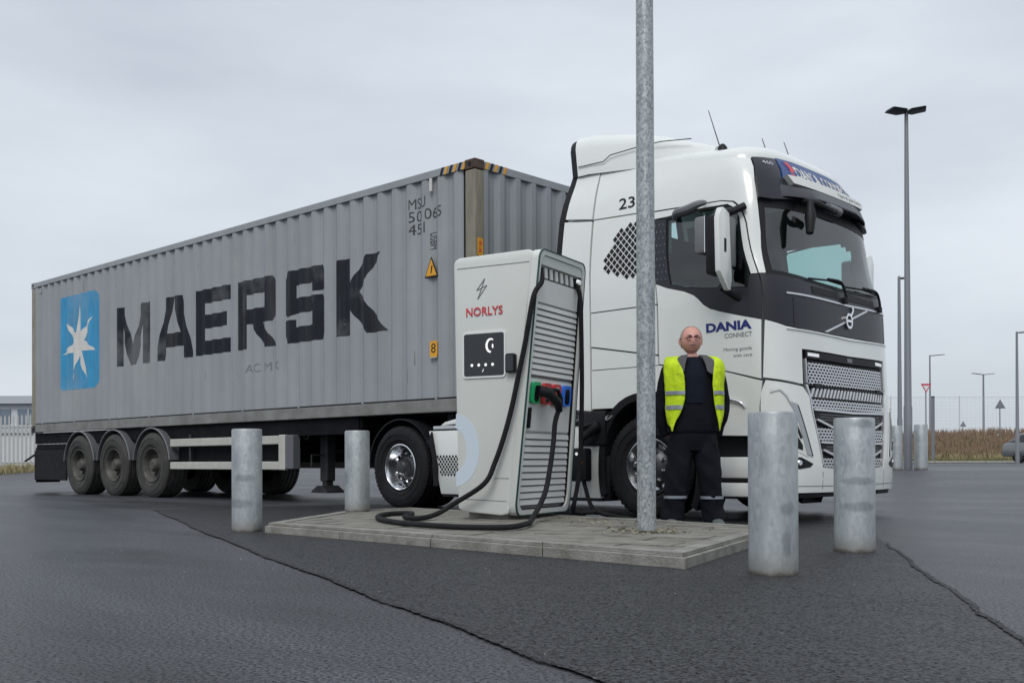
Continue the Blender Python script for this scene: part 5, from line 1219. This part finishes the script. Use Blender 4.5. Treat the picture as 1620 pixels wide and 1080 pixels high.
for b0, b1, m, dark in ((.10, .25, 'green', 1), (.31, .46, 'red', 1), (.50, .65, 'red', 0), (.70, .86, 'cobalt', 1)):
    h = slab('socket', rrect(b0, 1.055, b1, 1.235, .035), csd, .035, 0, M[m], st)
    if dark: o = slab('socket_recess', rrect(b0 + .035, 1.07, b1 - .035, 1.205, .03), csd, .037, .034, M['screen'], None); o.parent = h
    else:
        for z in (1.09, 1.17): o = slab('contact', rrect(b0 + .05, z, b1 - .05, z + .04, .01), csd, .038, .034, M['lwhite'], None); o.parent = h
slab('door_handle', rrect(.095, .845, .135, 1.02, .018), csd, .022, 0, M['black'], st)
# plug in the green holder
pl = MB().tube([csd(.17, 1.16, .05), csd(.24, 1.14, .12), csd(.34, 1.06, .16), csd(.40, 1.00, .15)], [.05, .045, .04, .03], 10).build('connector', M['black'], st, 40)
o = MB().tube([csd(.24, 1.17, .10), csd(.36, 1.17, .14), csd(.42, 1.10, .15), csd(.42, 1.04, .15)], .018, 8).build('connector_grip', M['black'], None, 40); o.parent = pl
o = MB().tube([csd(.36, .905, .145), csd(.365, .885, .145)], .026, 10).build('cable_tag', M['lwhite'], None, 40); o.parent = pl
# front fittings
slab('top_seam', [(-WC + .04, 2.215), (-.075, 2.215), (-.075, 2.222), (-WC + .04, 2.222)], cf, .0015, 0, M['greyp'], st)
slab('bottom_seam', [(-WC + .04, .245), (-.30, .23), (-.30, .236), (-WC + .04, .251)], cf, .0015, 0, M['greyp'], st)
slab('screen_bezel', [rrect(-.722, 1.275, -.300, 1.665, .03), rrect(-.708, 1.289, -.314, 1.651, .02)[::-1]], cf, .012, 0, M['slat'], st)
sc_ = slab('screen', rrect(-.710, 1.287, -.312, 1.653, .02), cf, .008, 0, M['screen'], st)
arc = [(-.445 + .050 * math.cos(R(a)), 1.545 + .062 * math.sin(R(a))) for a in range(60, 271, 14)] + [(-.439 + .036 * math.cos(R(a)), 1.545 + .048 * math.sin(R(a))) for a in range(270, 59, -14)]
for P in (ccw(arc), ccw([(-.425 + .008 * math.cos(R(a)), 1.54 + .020 * math.sin(R(a))) for a in range(0, 360, 45)])):
    o = slab('display_arc', P, cf, .0095, .0082, M['icon'], None); o.parent = sc_
for k in range(4):
    o = slab('button', [(-.63 + .068 * k + .013 * math.cos(R(a)), 1.385 + .013 * math.sin(R(a))) for a in range(0, 360, 30)], cf, .0095, .0082, M['icon'], None); o.parent = sc_
o = text('display_text', '/', (-.53, 1.325, -.51, 1.35), cf, .0095, M['icon'], sc_, .02)
cr_ = MB().prism(ccw(rrect(-.285, 1.305, -.195, 1.465, .02)), lambda a, z, d: cf(a, z, d), 0, .05, .008).build('card_reader', M['black'], st, 40)
o = slab('card_slot', [(-.272, 1.32), (-.208, 1.32), (-.208, 1.45), (-.272, 1.45)], cf, .0515, .0495, M['screen'], None); o.parent = cr_
B_ = [(-.505, 2.115), (-.585, 2.02), (-.535, 2.035), (-.575, 1.945), (-.485, 2.055), (-.535, 2.04)]
for P, Q in zip(B_, B_[1:] + B_[:1]):
    d = Vector((Q[0] - P[0], Q[1] - P[1])).normalized() * .0045; slab('bolt_symbol', ccw([(P[0] - d.y, P[1] + d.x), (P[0] + d.y, P[1] - d.x), (Q[0] + d.y, Q[1] - d.x), (Q[0] - d.y, Q[1] + d.x)]), cf, .002, 0, M['greyp'], st)
text('lettering', 'NORLYS', (-.690, 1.805, -.330, 1.878), cf, .003, M['redink'], st, .012)
text('lettering', 'NORLYS', (-.690, 1.797, -.330, 1.868), cf, .002, M['greyink'], st, .018)
text('small_lettering', 'hypercharger', (-.42, .415, -.27, .435), cf, .002, M['greyink'], st)
oo = [(-.82 + .255 * math.cos(R(a)), .665 + .315 * math.sin(R(a))) for a in range(-84, 85, 6)]; oi = [(-.82 + .130 * math.cos(R(a)), .665 + .19 * math.sin(R(a))) for a in range(82, -83, -6)]
slab('printed_arc', ccw([(max(-.805, x), z) for x, z in oo + oi]), cf, .002, 0, M['paleblue'], st)
# cables
cab = smoothpts([csd(.10, 2.13, .01), csd(.06, 2.05, .04), ch(.02, -.035, 1.92), ch(.09, -.045, 1.56), ch(.15, -.05, 1.30), ch(.21, -.055, 1.04), ch(.28, -.06, .80), ch(.37, -.07, .56), ch(.46, -.10, .38), Vector((2.02, -2.28, .21)), Vector((1.93, -2.38, .13)), Vector((1.95, -2.55, .10)), Vector((1.98, -2.68, .10)), Vector((1.75, -2.60, .105)), Vector((1.50, -2.30, .10)), Vector((1.30, -2.14, .10)), Vector((1.22, -2.28, .10)), Vector((1.38, -2.55, .10)), Vector((1.64, -2.80, .10)), Vector((2.05, -3.05, .10)), Vector((2.55, -3.22, .10)), Vector((3.05, -3.24, .10)), Vector((3.35, -3.08, .10)), Vector((3.30, -2.78, .11)), Vector((3.02, -2.40, .12)), csd(.05, .30, .26), csd(.22, .52, .20), csd(.30, .73, .17), csd(.34, .90, .15), csd(.40, 1.02, .15)], 7)
for p in cab: p.z = max(p.z, KH + .026)
MB().tube(cab, .0215, 10).build('charging_cable', M['rubber'], st, 60)['label'] = 'thick black cable falling from the top and looping over the island'
cab2 = smoothpts([csd(.84, 2.14, .01), csd(.87, 2.02, .05), csd(.90, 1.74, .07), csd(.97, 1.3, .08), csd(1.02, .95, .08), csd(1.05, .60, .08), csd(1.03, .34, .08), csd(.99, .20, .08), csd(1.02, .10, .08), ch(-.02, 1.10, .10), Vector((2.70, -1.10, .10)), Vector((2.75, -.75, .03)), Vector((2.45, -.42, .025)), Vector((2.05, -.30, .03)), Vector((1.84, -.20, .12)), Vector((1.74, -.17, .30)), Vector((1.70, -.165, .42))], 7)
MB().tube(cab2, .0215, 10).build('charging_cable', M['rubber'], st, 60)['label'] = 'thick black cable running to the truck'
MB().prism(ccw(rrect(1.575, .36, 1.785, .70, .03)), lambda a, z, d: (a, d, z), -.22, -.115, .015).build('control_box', M['black'], st, 40)
o = MB().box(1.70, 1.745, -.226, -.219, .535, .565).build('indicator', M['amber'], st); MB().box(1.70, 1.745, -.226, -.219, .57, .595).build('indicator', M['redlens'], st); MB().lathe([(.001, -.227), (.016, -.227), (.016, -.219)], (1.67, 0, .64), 'y', 12).build('hanging_hole', M['icon'], st)
MB().tube(smoothpts([(1.69, -.165, .69), (1.70, -.17, .76), (1.74, -.17, .82), (1.79, -.14, .86)], 4), .020, 8).build('charging_cable', M['rubber'], st, 60)
MB().tube([(1.74, -.19, .80), (1.79, -.14, .88), (1.83, -.09, .93)], [.03, .055, .06], 12).tube([(1.69, -.17, .88), (1.76, -.20, .92), (1.82, -.14, .95)], .02, 8).build('connector', M['black'], st, 40)['label'] = 'plug pushed into the truck inlet'
# loose cable lying on the ground behind the island
MB().tube(smoothpts([(1.9, -.35, .025), (2.2, -.42, .025), (2.6, -.60, .025), (3.0, -.62, .025), (3.3, -.95, .025)], 6), .016, 8).build('loose_cable', M['greyp'], None, 60)
tag(bpy.context.scene.collection.objects['loose_cable'], 'grey cable lying on the asphalt between the charging station and the front wheel', 'cable')

# ------------------------------------------------------------------ driver
PX, PY = 3.405, -.74
yawP = math.atan2(-RT.x * 0 - FW.y, -FW.x) + math.pi / 2     # local -Y towards the camera
RM = Matrix.Translation((PX, PY, 0)) @ Matrix.Rotation(math.atan2(RT.y, RT.x), 4, 'Z')   # local x = picture right, -y = towards camera
man = root('person', 'grey haired man in dark workwear and open yellow hi-vis vest standing by the cab', 'person', (PX, PY, 0))
def skinmesh(name, nodes, edges, m, parent, sub=2, rootn=0, extra=None):
    me = bpy.data.meshes.new(name); names = list(nodes); ix = {n: i for i, n in enumerate(names)}
    me.from_pydata([nodes[n][:3] for n in names], [(ix[a], ix[b]) for a, b in edges], [])
    o = bpy.data.objects.new(name, me); COL.objects.link(o)
    md = o.modifiers.new('skin', 'SKIN'); md.use_smooth_shade = True
    for i, n in enumerate(names):
        r = nodes[n][3]; me.skin_vertices[0].data[i].radius = (r if isinstance(r, tuple) else (r, r)); me.skin_vertices[0].data[i].use_root = (i == rootn)
    o.modifiers.new('sub', 'SUBSURF').levels = sub; bpy.context.view_layer.update()
    ev = bpy.data.meshes.new_from_object(o.evaluated_get(bpy.context.evaluated_depsgraph_get()))
    V = [v.co.copy() for v in ev.vertices]; F = [tuple(p.vertices) for p in ev.polygons]
    bpy.data.objects.remove(o)
    if extra: b = len(V); V += extra[0]; F += [tuple(i + b for i in f) for f in extra[1]]
    return mk(name, [RM @ v for v in V], F, m, parent, 80)
# head: ellipsoid pushed into a face
def head():
    V = []; NU, NV = 40, 30
    for j in range(NV + 1):
        ph = math.pi * j / NV
        for i in range(NU):
            th = 2 * math.pi * i / NU; x = math.sin(ph) * math.cos(th); y = math.sin(ph) * math.sin(th); z = math.cos(ph)
            X, Y, Z = math.copysign(abs(x) ** .88, x) * .092, y * .104, math.copysign(abs(z) ** .93, z) * .119
            if Z < 0: X *= 1 - .20 * (-z) ** 1.6; Y = Y * (1 - .12 * -z) - .012 * (-z)
            fr = max(0, -y)
            if fr > .3:
                nose = math.exp(-(X / .013) ** 2) * math.exp(-((Z + .022) / .026) ** 2); br = math.exp(-(X / .012) ** 2) * math.exp(-((Z - .005) / .03) ** 2)
                Y -= .024 * nose + .009 * br
                for s in (-1, 1): Y += .012 * math.exp(-((X - s * .030) / .016) ** 2 - ((Z - .012) / .012) ** 2)
                Y -= .006 * math.exp(-((Z - .030) / .009) ** 2) * math.exp(-(X / .045) ** 2)
                Y -= .006 * math.exp(-((Z + .060) / .008) ** 2) * math.exp(-(X / .022) ** 2)
                Y -= .009 * math.exp(-((Z + .098) / .016) ** 2) * math.exp(-(X / .022) ** 2)
                for s in (-1, 1): Y -= .006 * math.exp(-((X - s * .042) / .018) ** 2 - ((Z + .025) / .02) ** 2)
            V.append(Vector((X - .012, Y, Z + 1.609)))
    F = [(j * NU + i, (j + 1) * NU + i, (j + 1) * NU + (i + 1) % NU, j * NU + (i + 1) % NU) for j in range(NV) for i in range(NU)]
    for s in (-1, 1):   # ears
        b = len(V); n = 12
        for k in range(n): a = 2 * math.pi * k / n; V.append(Vector((s * (.086 + .010 * (1 + math.cos(a))) - .012, .012 + .018 * math.cos(a), 1.600 + .034 * math.sin(a))))
        V.append(Vector((s * .088 - .012, .005, 1.60))); V.append(Vector((s * .098 - .012, .02, 1.60)))
        F += [(b + k, b + (k + 1) % n, b + n) for k in range(n)] + [(b + (k + 1) % n, b + k, b + n + 1) for k in range(n)]
    return V, F
hp_ = head()
arm = lambda s, lab: {lab + 's': (s * .165, .01, 1.37, .045), lab + 'u': (s * .245, .03, 1.22, .038), lab + 'e': (s * .268, .045, 1.07, .036), lab + 'f': (s * .260, .065, .95, .032), lab + 'w': (s * .236, .085, .85, .027), lab + 'h': (s * .195, .120, .81, .03), lab + 'p': (s * .170, .140, .785, .028)}
nodes = {'pel': (0, 0, .90, .10), 'sp': (0, 0, 1.10, .10), 'ch': (0, 0, 1.30, .105), 'nk': (0, .0, 1.44, (.055, .055)), 'hd': (-.01, -.005, 1.53, (.048, .052))}
nodes.update(arm(-1, 'L')); nodes.update(arm(1, 'R'))
E = [('pel', 'sp'), ('sp', 'ch'), ('ch', 'nk'), ('nk', 'hd')]
for l in 'LR': E += [('ch', l + 's'), (l + 's', l + 'u'), (l + 'u', l + 'e'), (l + 'e', l + 'f'), (l + 'f', l + 'w'), (l + 'w', l + 'h'), (l + 'h', l + 'p')]
for s, l in ((-1, 'L'), (1, 'R')):   # five fingers, slightly curled, different lengths
    for k, (dx, ln) in enumerate(((-.026, .062), (-.009, .072), (.009, .068), (.025, .054))):
        n0, n1, n2 = f'{l}f{k}a', f'{l}f{k}b', f'{l}f{k}c'; by = .142 + dx * .9
        nodes[n0] = (s * .160, by, .772, .0095); nodes[n1] = (s * .146, by + .004, .772 - ln * .5, .0085); nodes[n2] = (s * .128, by + .006, .772 - ln, .007)
        E += [(l + 'p', n0), (n0, n1), (n1, n2)]
    nodes[l + 't1'] = (s * .180, .118, .782, .011); nodes[l + 't2'] = (s * .162, .112, .755, .009); E += [(l + 'h', l + 't1'), (l + 't1', l + 't2')]
    nodes.update({l + 'hp': (s * .09, 0, .78, .075), l + 'k': (s * .130, -.01, .46, .055), l + 'an': (s * .175, .02, .10, .042)}); E += [('pel', l + 'hp'), (l + 'hp', l + 'k'), (l + 'k', l + 'an')]
skinmesh('body', nodes, E, M['skin'], man, 2, 0, hp_)
# clothes
def loft_limb(pts, k=5, n=18):
    P = smoothpts([p[:3] for p in pts], k); Rr = []
    for i in range(len(P)): t = i / k; j = min(len(pts) - 2, int(t)); f = t - j; Rr.append(pts[j][3] + (pts[j + 1][3] - pts[j][3]) * f )
    mb = MB(); mb.tube(P, Rr, n); return mb
def rings(secs, a0, a1, n, off=0.):
    V = [];
    for z, cx, cy, rx, ry in secs:
        for k in range(n + 1):
            a = R(a0 + (a1 - a0) * k / n); c, s = math.cos(a), math.sin(a); V.append(Vector((cx + (rx + off) * math.copysign(abs(c) ** .8, c), cy + (ry + off) * math.copysign(abs(s) ** .8, s), z)))
    F = [(j * (n + 1) + k, j * (n + 1) + k + 1, (j + 1) * (n + 1) + k + 1, (j + 1) * (n + 1) + k) for j in range(len(secs) - 1) for k in range(n)]
    return V, F
from mathutils import noise as _nz
def crumple(o, amp=.008, f=(9, 9, 5), cuts=1, seed=0.):
    bm = bmesh.new(); bm.from_mesh(o.data)
    if cuts: bmesh.ops.subdivide_edges(bm, edges=bm.edges[:], cuts=cuts, use_grid_fill=True)
    bm.normal_update()
    for v in bm.verts:
        p = Vector((v.co.x * f[0] + seed + v.co.z * 4, v.co.y * f[1], v.co.z * f[2] + v.co.x * 3)); q = _nz.noise(p); r_ = _nz.noise(p * 2.3)
        v.co += v.normal * amp * (1 - 2.6 * abs(q) + .5 * r_)
    bm.to_mesh(o.data); bm.free()
    for p in o.data.polygons: p.use_smooth = True
    o.data.set_sharp_from_angle(angle=R(80)); return o
def shell(name, V, F, m, th=.006, parent=None):
    bm = bmesh.new(); vs = [bm.verts.new(v) for v in V]
    for f in F: bm.faces.new([vs[i] for i in f])
    bmesh.ops.recalc_face_normals(bm, faces=bm.faces[:]); bmesh.ops.solidify(bm, geom=bm.faces[:], thickness=th)
    bm.transform(RM); mb = MB().bm(bm); return mb.build(name, m, parent or man, 60)
tor = lambda z: (.185 + .012 * math.sin(z * 9) , .140)
jk = MB()
V, F = rings([(.815, 0, .0, .215, .135), (.84, 0, .0, .218, .145), (.95, 0, 0, .212, .148), (1.05, 0, 0, .205, .146), (1.18, 0, 0, .203, .140), (1.30, 0, .003, .202, .130), (1.38, 0, .008, .185, .105), (1.43, 0, .012, .140, .085), (1.46, 0, .012, .085, .070)], 0, 360, 28); jk.add(V, F)
for s in (-1, 1):
    l = loft_limb([(s * .15, .015, 1.385, .062), (s * .205, .02, 1.34, .064), (s * .248, .03, 1.22, .060), (s * .270, .045, 1.07, .056), (s * .262, .065, .95, .052), (s * .236, .088, .84, .048), (s * .222, .100, .80, .044)]); jk.add(l.V, l.F)
jk.V = [RM @ Vector(v) for v in jk.V]; crumple(jk.build('jacket', M['cloth'], man, 70), .007, (9, 9, 6), 1)
tr = MB()
V, F = rings([(.66, 0, 0, .165, .10), (.74, 0, .0, .180, .122), (.82, 0, 0, .182, .126), (.90, 0, 0, .176, .124), (.98, 0, 0, .168, .118)], 0, 360, 28); tr.add(V, F)
for s in (-1, 1):
    l = loft_limb([(s * .096, 0, .80, .105), (s * .106, 0, .70, .112), (s * .122, -.008, .56, .106), (s * .140, -.018, .42, .098), (s * .158, 0, .26, .093), (s * .172, .012, .14, .092), (s * .180, .010, .075, .096), (s * .182, .010, .045, .090)]); tr.add(l.V, l.F)
tr.V = [RM @ Vector(v) for v in tr.V]; tro = crumple(tr.build('trousers', M['cloth'], man, 70), .010, (8, 8, 5), 1, 3)
# tee shirt front showing between the vest panels
V, F = rings([(z, 0, -.002, .135 if z < 1.36 else .115 - (z - 1.36) * .5, .156 - max(0, z - 1.30) * .40) for z in [1.06 + .035 * k for k in range(12)]], 195, 345, 16); shell('tee_shirt', V, F, M['tee'], .006)
# hi-vis vest: back, two open fronts
secs = [(.84, 0, 0, .205, .150), (.95, 0, 0, .205, .150), (1.08, 0, 0, .205, .152), (1.20, 0, 0, .212, .150), (1.30, 0, 0, .218, .145), (1.38, 0, .005, .215, .125), (1.43, 0, .01, .185, .098), (1.455, 0, .012, .13, .075)]
V, F = rings(secs, 12, 168, 20); vest = shell('hi_vis_vest', V, F, M['hivis'], .006); vest['label'] = 'open yellow hi-vis vest with grey reflective bands'
def front_panel(s):
    V = []; n = 8; zs_ = [.84, .90, .96, 1.02, 1.08, 1.15, 1.22, 1.29, 1.35, 1.40, 1.44, 1.463, 1.472]
    inner = [.155] * 13; outer = [.20, .235, .248, .25, .25, .252, .255, .26, .262, .258, .245, .225, .215]
    dy = [.150, .152, .152, .152, .152, .152, .150, .146, .138, .118, .080, .030, -.030]
    if s < 0: inner = [.205, .175, .145, .12, .10, .095, .098, .105, .12, .14, .15, .13, .115]
    else: inner = [.200, .190, .175, .165, .155, .148, .145, .145, .15, .16, .165, .14, .12]
    for z, a, b, y in zip(zs_, inner, outer, dy):
        b = max(b, a + .02)
        for k in range(n + 1): t = k / n; V.append(Vector((s * (a + (b - a) * t), -y - .022 + .075 * t ** 2.4 - .004 * math.sin(z * 40 + k), z + (.035 * (t) if z < .87 else 0) - (.02 if z < .87 and t < .3 else 0))))
    F = [(j * (n + 1) + k, j * (n + 1) + k + 1, (j + 1) * (n + 1) + k + 1, (j + 1) * (n + 1) + k) for j in range(len(zs_) - 1) for k in range(n)]
    v = crumple(shell('vest_front', V, F, M['hivis'], .006), .005, (10, 10, 6), 1, s)
    for z0, z1 in ((1.005, 1.04), (1.13, 1.162)):
        W = []; 
        for z in (z0, z1):
            i = max(k for k in range(len(zs_)) if zs_[k] <= z); f = (z - zs_[i]) / (zs_[i + 1] - zs_[i]); a = inner[i] + (inner[i + 1] - inner[i]) * f; b = outer[i] + (outer[i + 1] - outer[i]) * f
            for k in range(n + 1): t = k / n; W.append(Vector((s * (a + (b - a) * t + .001), -.182 + .075 * t ** 2.4 - .004 * math.sin(z * 40 + k) - .004, z)))
        o = shell('reflective_band', W, [(k, k + 1, n + 2 + k, n + 1 + k) for k in range(n)], M['reflect'], .004)
    # grey lapel of the jacket lying over the vest
    Lp = [Vector((s * x, y, z)) for x, y, z in ((.060, -.100, 1.475), (.085, -.138, 1.40), (.100, -.160, 1.33), (.150, -.166, 1.30), (.190, -.150, 1.335), (.170, -.118, 1.42), (.110, -.070, 1.475))]
    shell('jacket_collar', Lp, [tuple(range(7))], M['jacket'], .010)
front_panel(-1); front_panel(1)
V, F = rings([(1.385, 0, 0, .105, .102), (1.44, 0, .002, .085, .085), (1.485, 0, .006, .072, .074)], -60 + 30, 210, 20); shell('collar', V, F, M['jacket'], .008)
V, F = rings([(1.415, -.003, -.005, .088, .090), (1.455, -.006, -.005, .062, .066), (1.462, -.006, -.005, .058, .062)], 0, 360, 24); shell('neckline', V, F, M['tee'], .004)
for s, z in ((-1, .255), (1, .25)):
    V, F = rings([(z - .012, s * .158, .0, .102, .102), (z + .012, s * .157, .0, .103, .103)], 190, 350, 14); shell('leg_band', V, F, M['reflect'], .003)
# thigh pocket, shoes, hair, glasses, face
for s in (-1, 1):
    MB().bm((lambda b: (b.transform(RM), b)[1])((lambda b: (bmesh.ops.create_cube(b, size=1), bmesh.ops.transform(b, verts=b.verts, matrix=Matrix.Translation((s * .195, -.01, .56)) @ Matrix.Diagonal((.035, .13, .20, 1))), bmesh.ops.bevel(b, geom=b.edges[:], offset=.012, segments=2, affect='EDGES'), b)[3])(bmesh.new()))).build('thigh_pocket', M['cloth'], man, 50)
    sh_ = MB(); V = []
    for y, w, h in ((.09, .030, .05), (.07, .040, .085), (.02, .044, .10), (-.05, .046, .085), (-.11, .050, .062), (-.16, .046, .05), (-.19, .03, .035)):
        for k in range(10): a = 2 * math.pi * k / 10; c, q = math.cos(a), math.sin(a); V.append(RM @ Vector((s * (.185 + .10 * (.05 - y) * .8) + w * c, y, max(.0, h * .5 + h * .5 * math.copysign(abs(q) ** .7, q)))))
    sh_.add(V, [(j * 10 + k, j * 10 + (k + 1) % 10, j * 10 + 10 + (k + 1) % 10, j * 10 + 10 + k) for j in range(6) for k in range(10)] + [tuple(range(10)), tuple(range(60, 70))]).build('shoe', M['shoe'], man, 50)
V, F = [], []
NU, NV = 30, 9
for j in range(NV + 1):
    for i in range(NU + 1):
        th = R(-22 + 224 * i / NU); lim = R(50 + 56 * max(0, math.sin(th)) ** .5 + (34 if abs(math.cos(th)) > .8 else 0)); ph = lim * j / NV
        V.append(Vector((math.copysign(abs(math.sin(ph) * math.cos(th)) ** .88, math.cos(th)) * .0965 - .012, math.sin(ph) * math.sin(th) * .109, math.cos(ph) ** .93 * .1245 + 1.609 if math.cos(ph) > 0 else math.cos(ph) * .12 + 1.609)))
F = [(j * (NU + 1) + i, (j + 1) * (NU + 1) + i, (j + 1) * (NU + 1) + i + 1, j * (NU + 1) + i + 1) for j in range(NV) for i in range(NU)]
shell('hair', V, F, M['hair'], .004)
g = MB()
for s in (-1, 1): g.tube([RM @ Vector((-.012 + s * .031 + .024 * math.cos(a), -.108 - .002 * math.cos(a) * s, 1.618 + .018 * math.sin(a))) for a in [2 * math.pi * k / 16 for k in range(17)]], .0040, 5, False); g.tube([RM @ Vector((-.012 + s * .055, -.103, 1.624)), RM @ Vector((-.012 + s * .094, .0, 1.622))], .0025, 5)
g.tube([RM @ Vector((-.018, -.112, 1.624)), RM @ Vector((-.006, -.112, 1.624))], .0025, 5); g.build('glasses', M['specs'], man, 60)
for s in (-1, 1):
    V, F = [], []; c = Vector((-.012 + s * .031, -.090, 1.618))
    o = MB().lathe([(.001, -.006), (.004, -.005), (.006, 0), (.001, .005)], (0, 0, 0), 'y', 10).build('eye', M['eye'], man, 60)
    o.data.transform(RM @ Matrix.Translation(c)); 
for s in (-1, 1): MB().tube([RM @ Vector((-.012 + s * (.012 + .038 * t), -.111 + .012 * t * t, 1.641 + .006 * math.sin(3 * t))) for t in (0, .25, .5, .75, 1)], [.003, .0045, .005, .004, .002], 6).build('eyebrow', M['hair'], man, 60)
MB().tube([RM @ Vector((x - .012, y, 1.566)) for x, y in ((-.030, -.100), (-.012, -.112), (0, -.114), (.012, -.112), (.030, -.100))], [.002, .0045, .005, .0045, .002], 6).build('stubble', M['hair'], man, 60)
mo = MB().add([RM @ Vector(p) for p in ((-.038, -.104, 1.546), (-.012, -.116, 1.552), (.014, -.104, 1.546), (-.012, -.114, 1.538))], [(0, 3, 2, 1)]).build('mouth', M['lip'], man)

# ------------------------------------------------------------------ small things on the asphalt
random.seed(31); V = []; F = []
for k in range(120):
    if k < 70: x, y = random.uniform(0, 6.5), random.uniform(-6.2, -3.9)
    else: x, y = random.uniform(-8, 8), random.uniform(-5, 2)
    r = random.uniform(.002, .006); b = len(V)
    for j in range(5): a = 2 * math.pi * j / 5 + k; V.append((x + r * math.cos(a), y + r * math.sin(a), .002))
    V.append((x, y, .004 + r * .9)); F += [(b + j, b + (j + 1) % 5, b + 5) for j in range(5)]
tag(mk('loose_grit', V, F, M['concrete']), 'scattered pale grit lying on the asphalt', 'grit', kind='stuff')
random.seed(41); V = []; F = []
def leaf(x, y, z, r):
    b = len(V); a0 = random.uniform(0, 6)
    for j in range(4): a = a0 + 2 * math.pi * j / 4; V.append((x + r * (1 + .8 * (j % 2)) * math.cos(a), y + r * (1 + .8 * (j % 2)) * math.sin(a), z + random.uniform(.002, .02)))
    F.append((b, b + 1, b + 2, b + 3))
for k in range(170):
    if k % 3: a = random.uniform(0, 6.28); q = .10 + abs(random.gauss(0, .10)); leaf(4.215 + q * math.cos(a), -2.55 + q * math.sin(a), KH + .004, random.uniform(.006, .016))
    else: t = random.random(); leaf(2.6 + 1.9 * t + random.gauss(0, .05), -1.75 - .5 * t + random.gauss(0, .12), KH + .004, random.uniform(.006, .014))
tag(mk('withered_leaves', V, F, mat('leaf_litter', (.12, .10, .06), .9, col2=(.30, .28, .20), vs=40)), 'leaf litter and moss gathered round the galvanised pole on the island', 'leaf litter', kind='stuff')
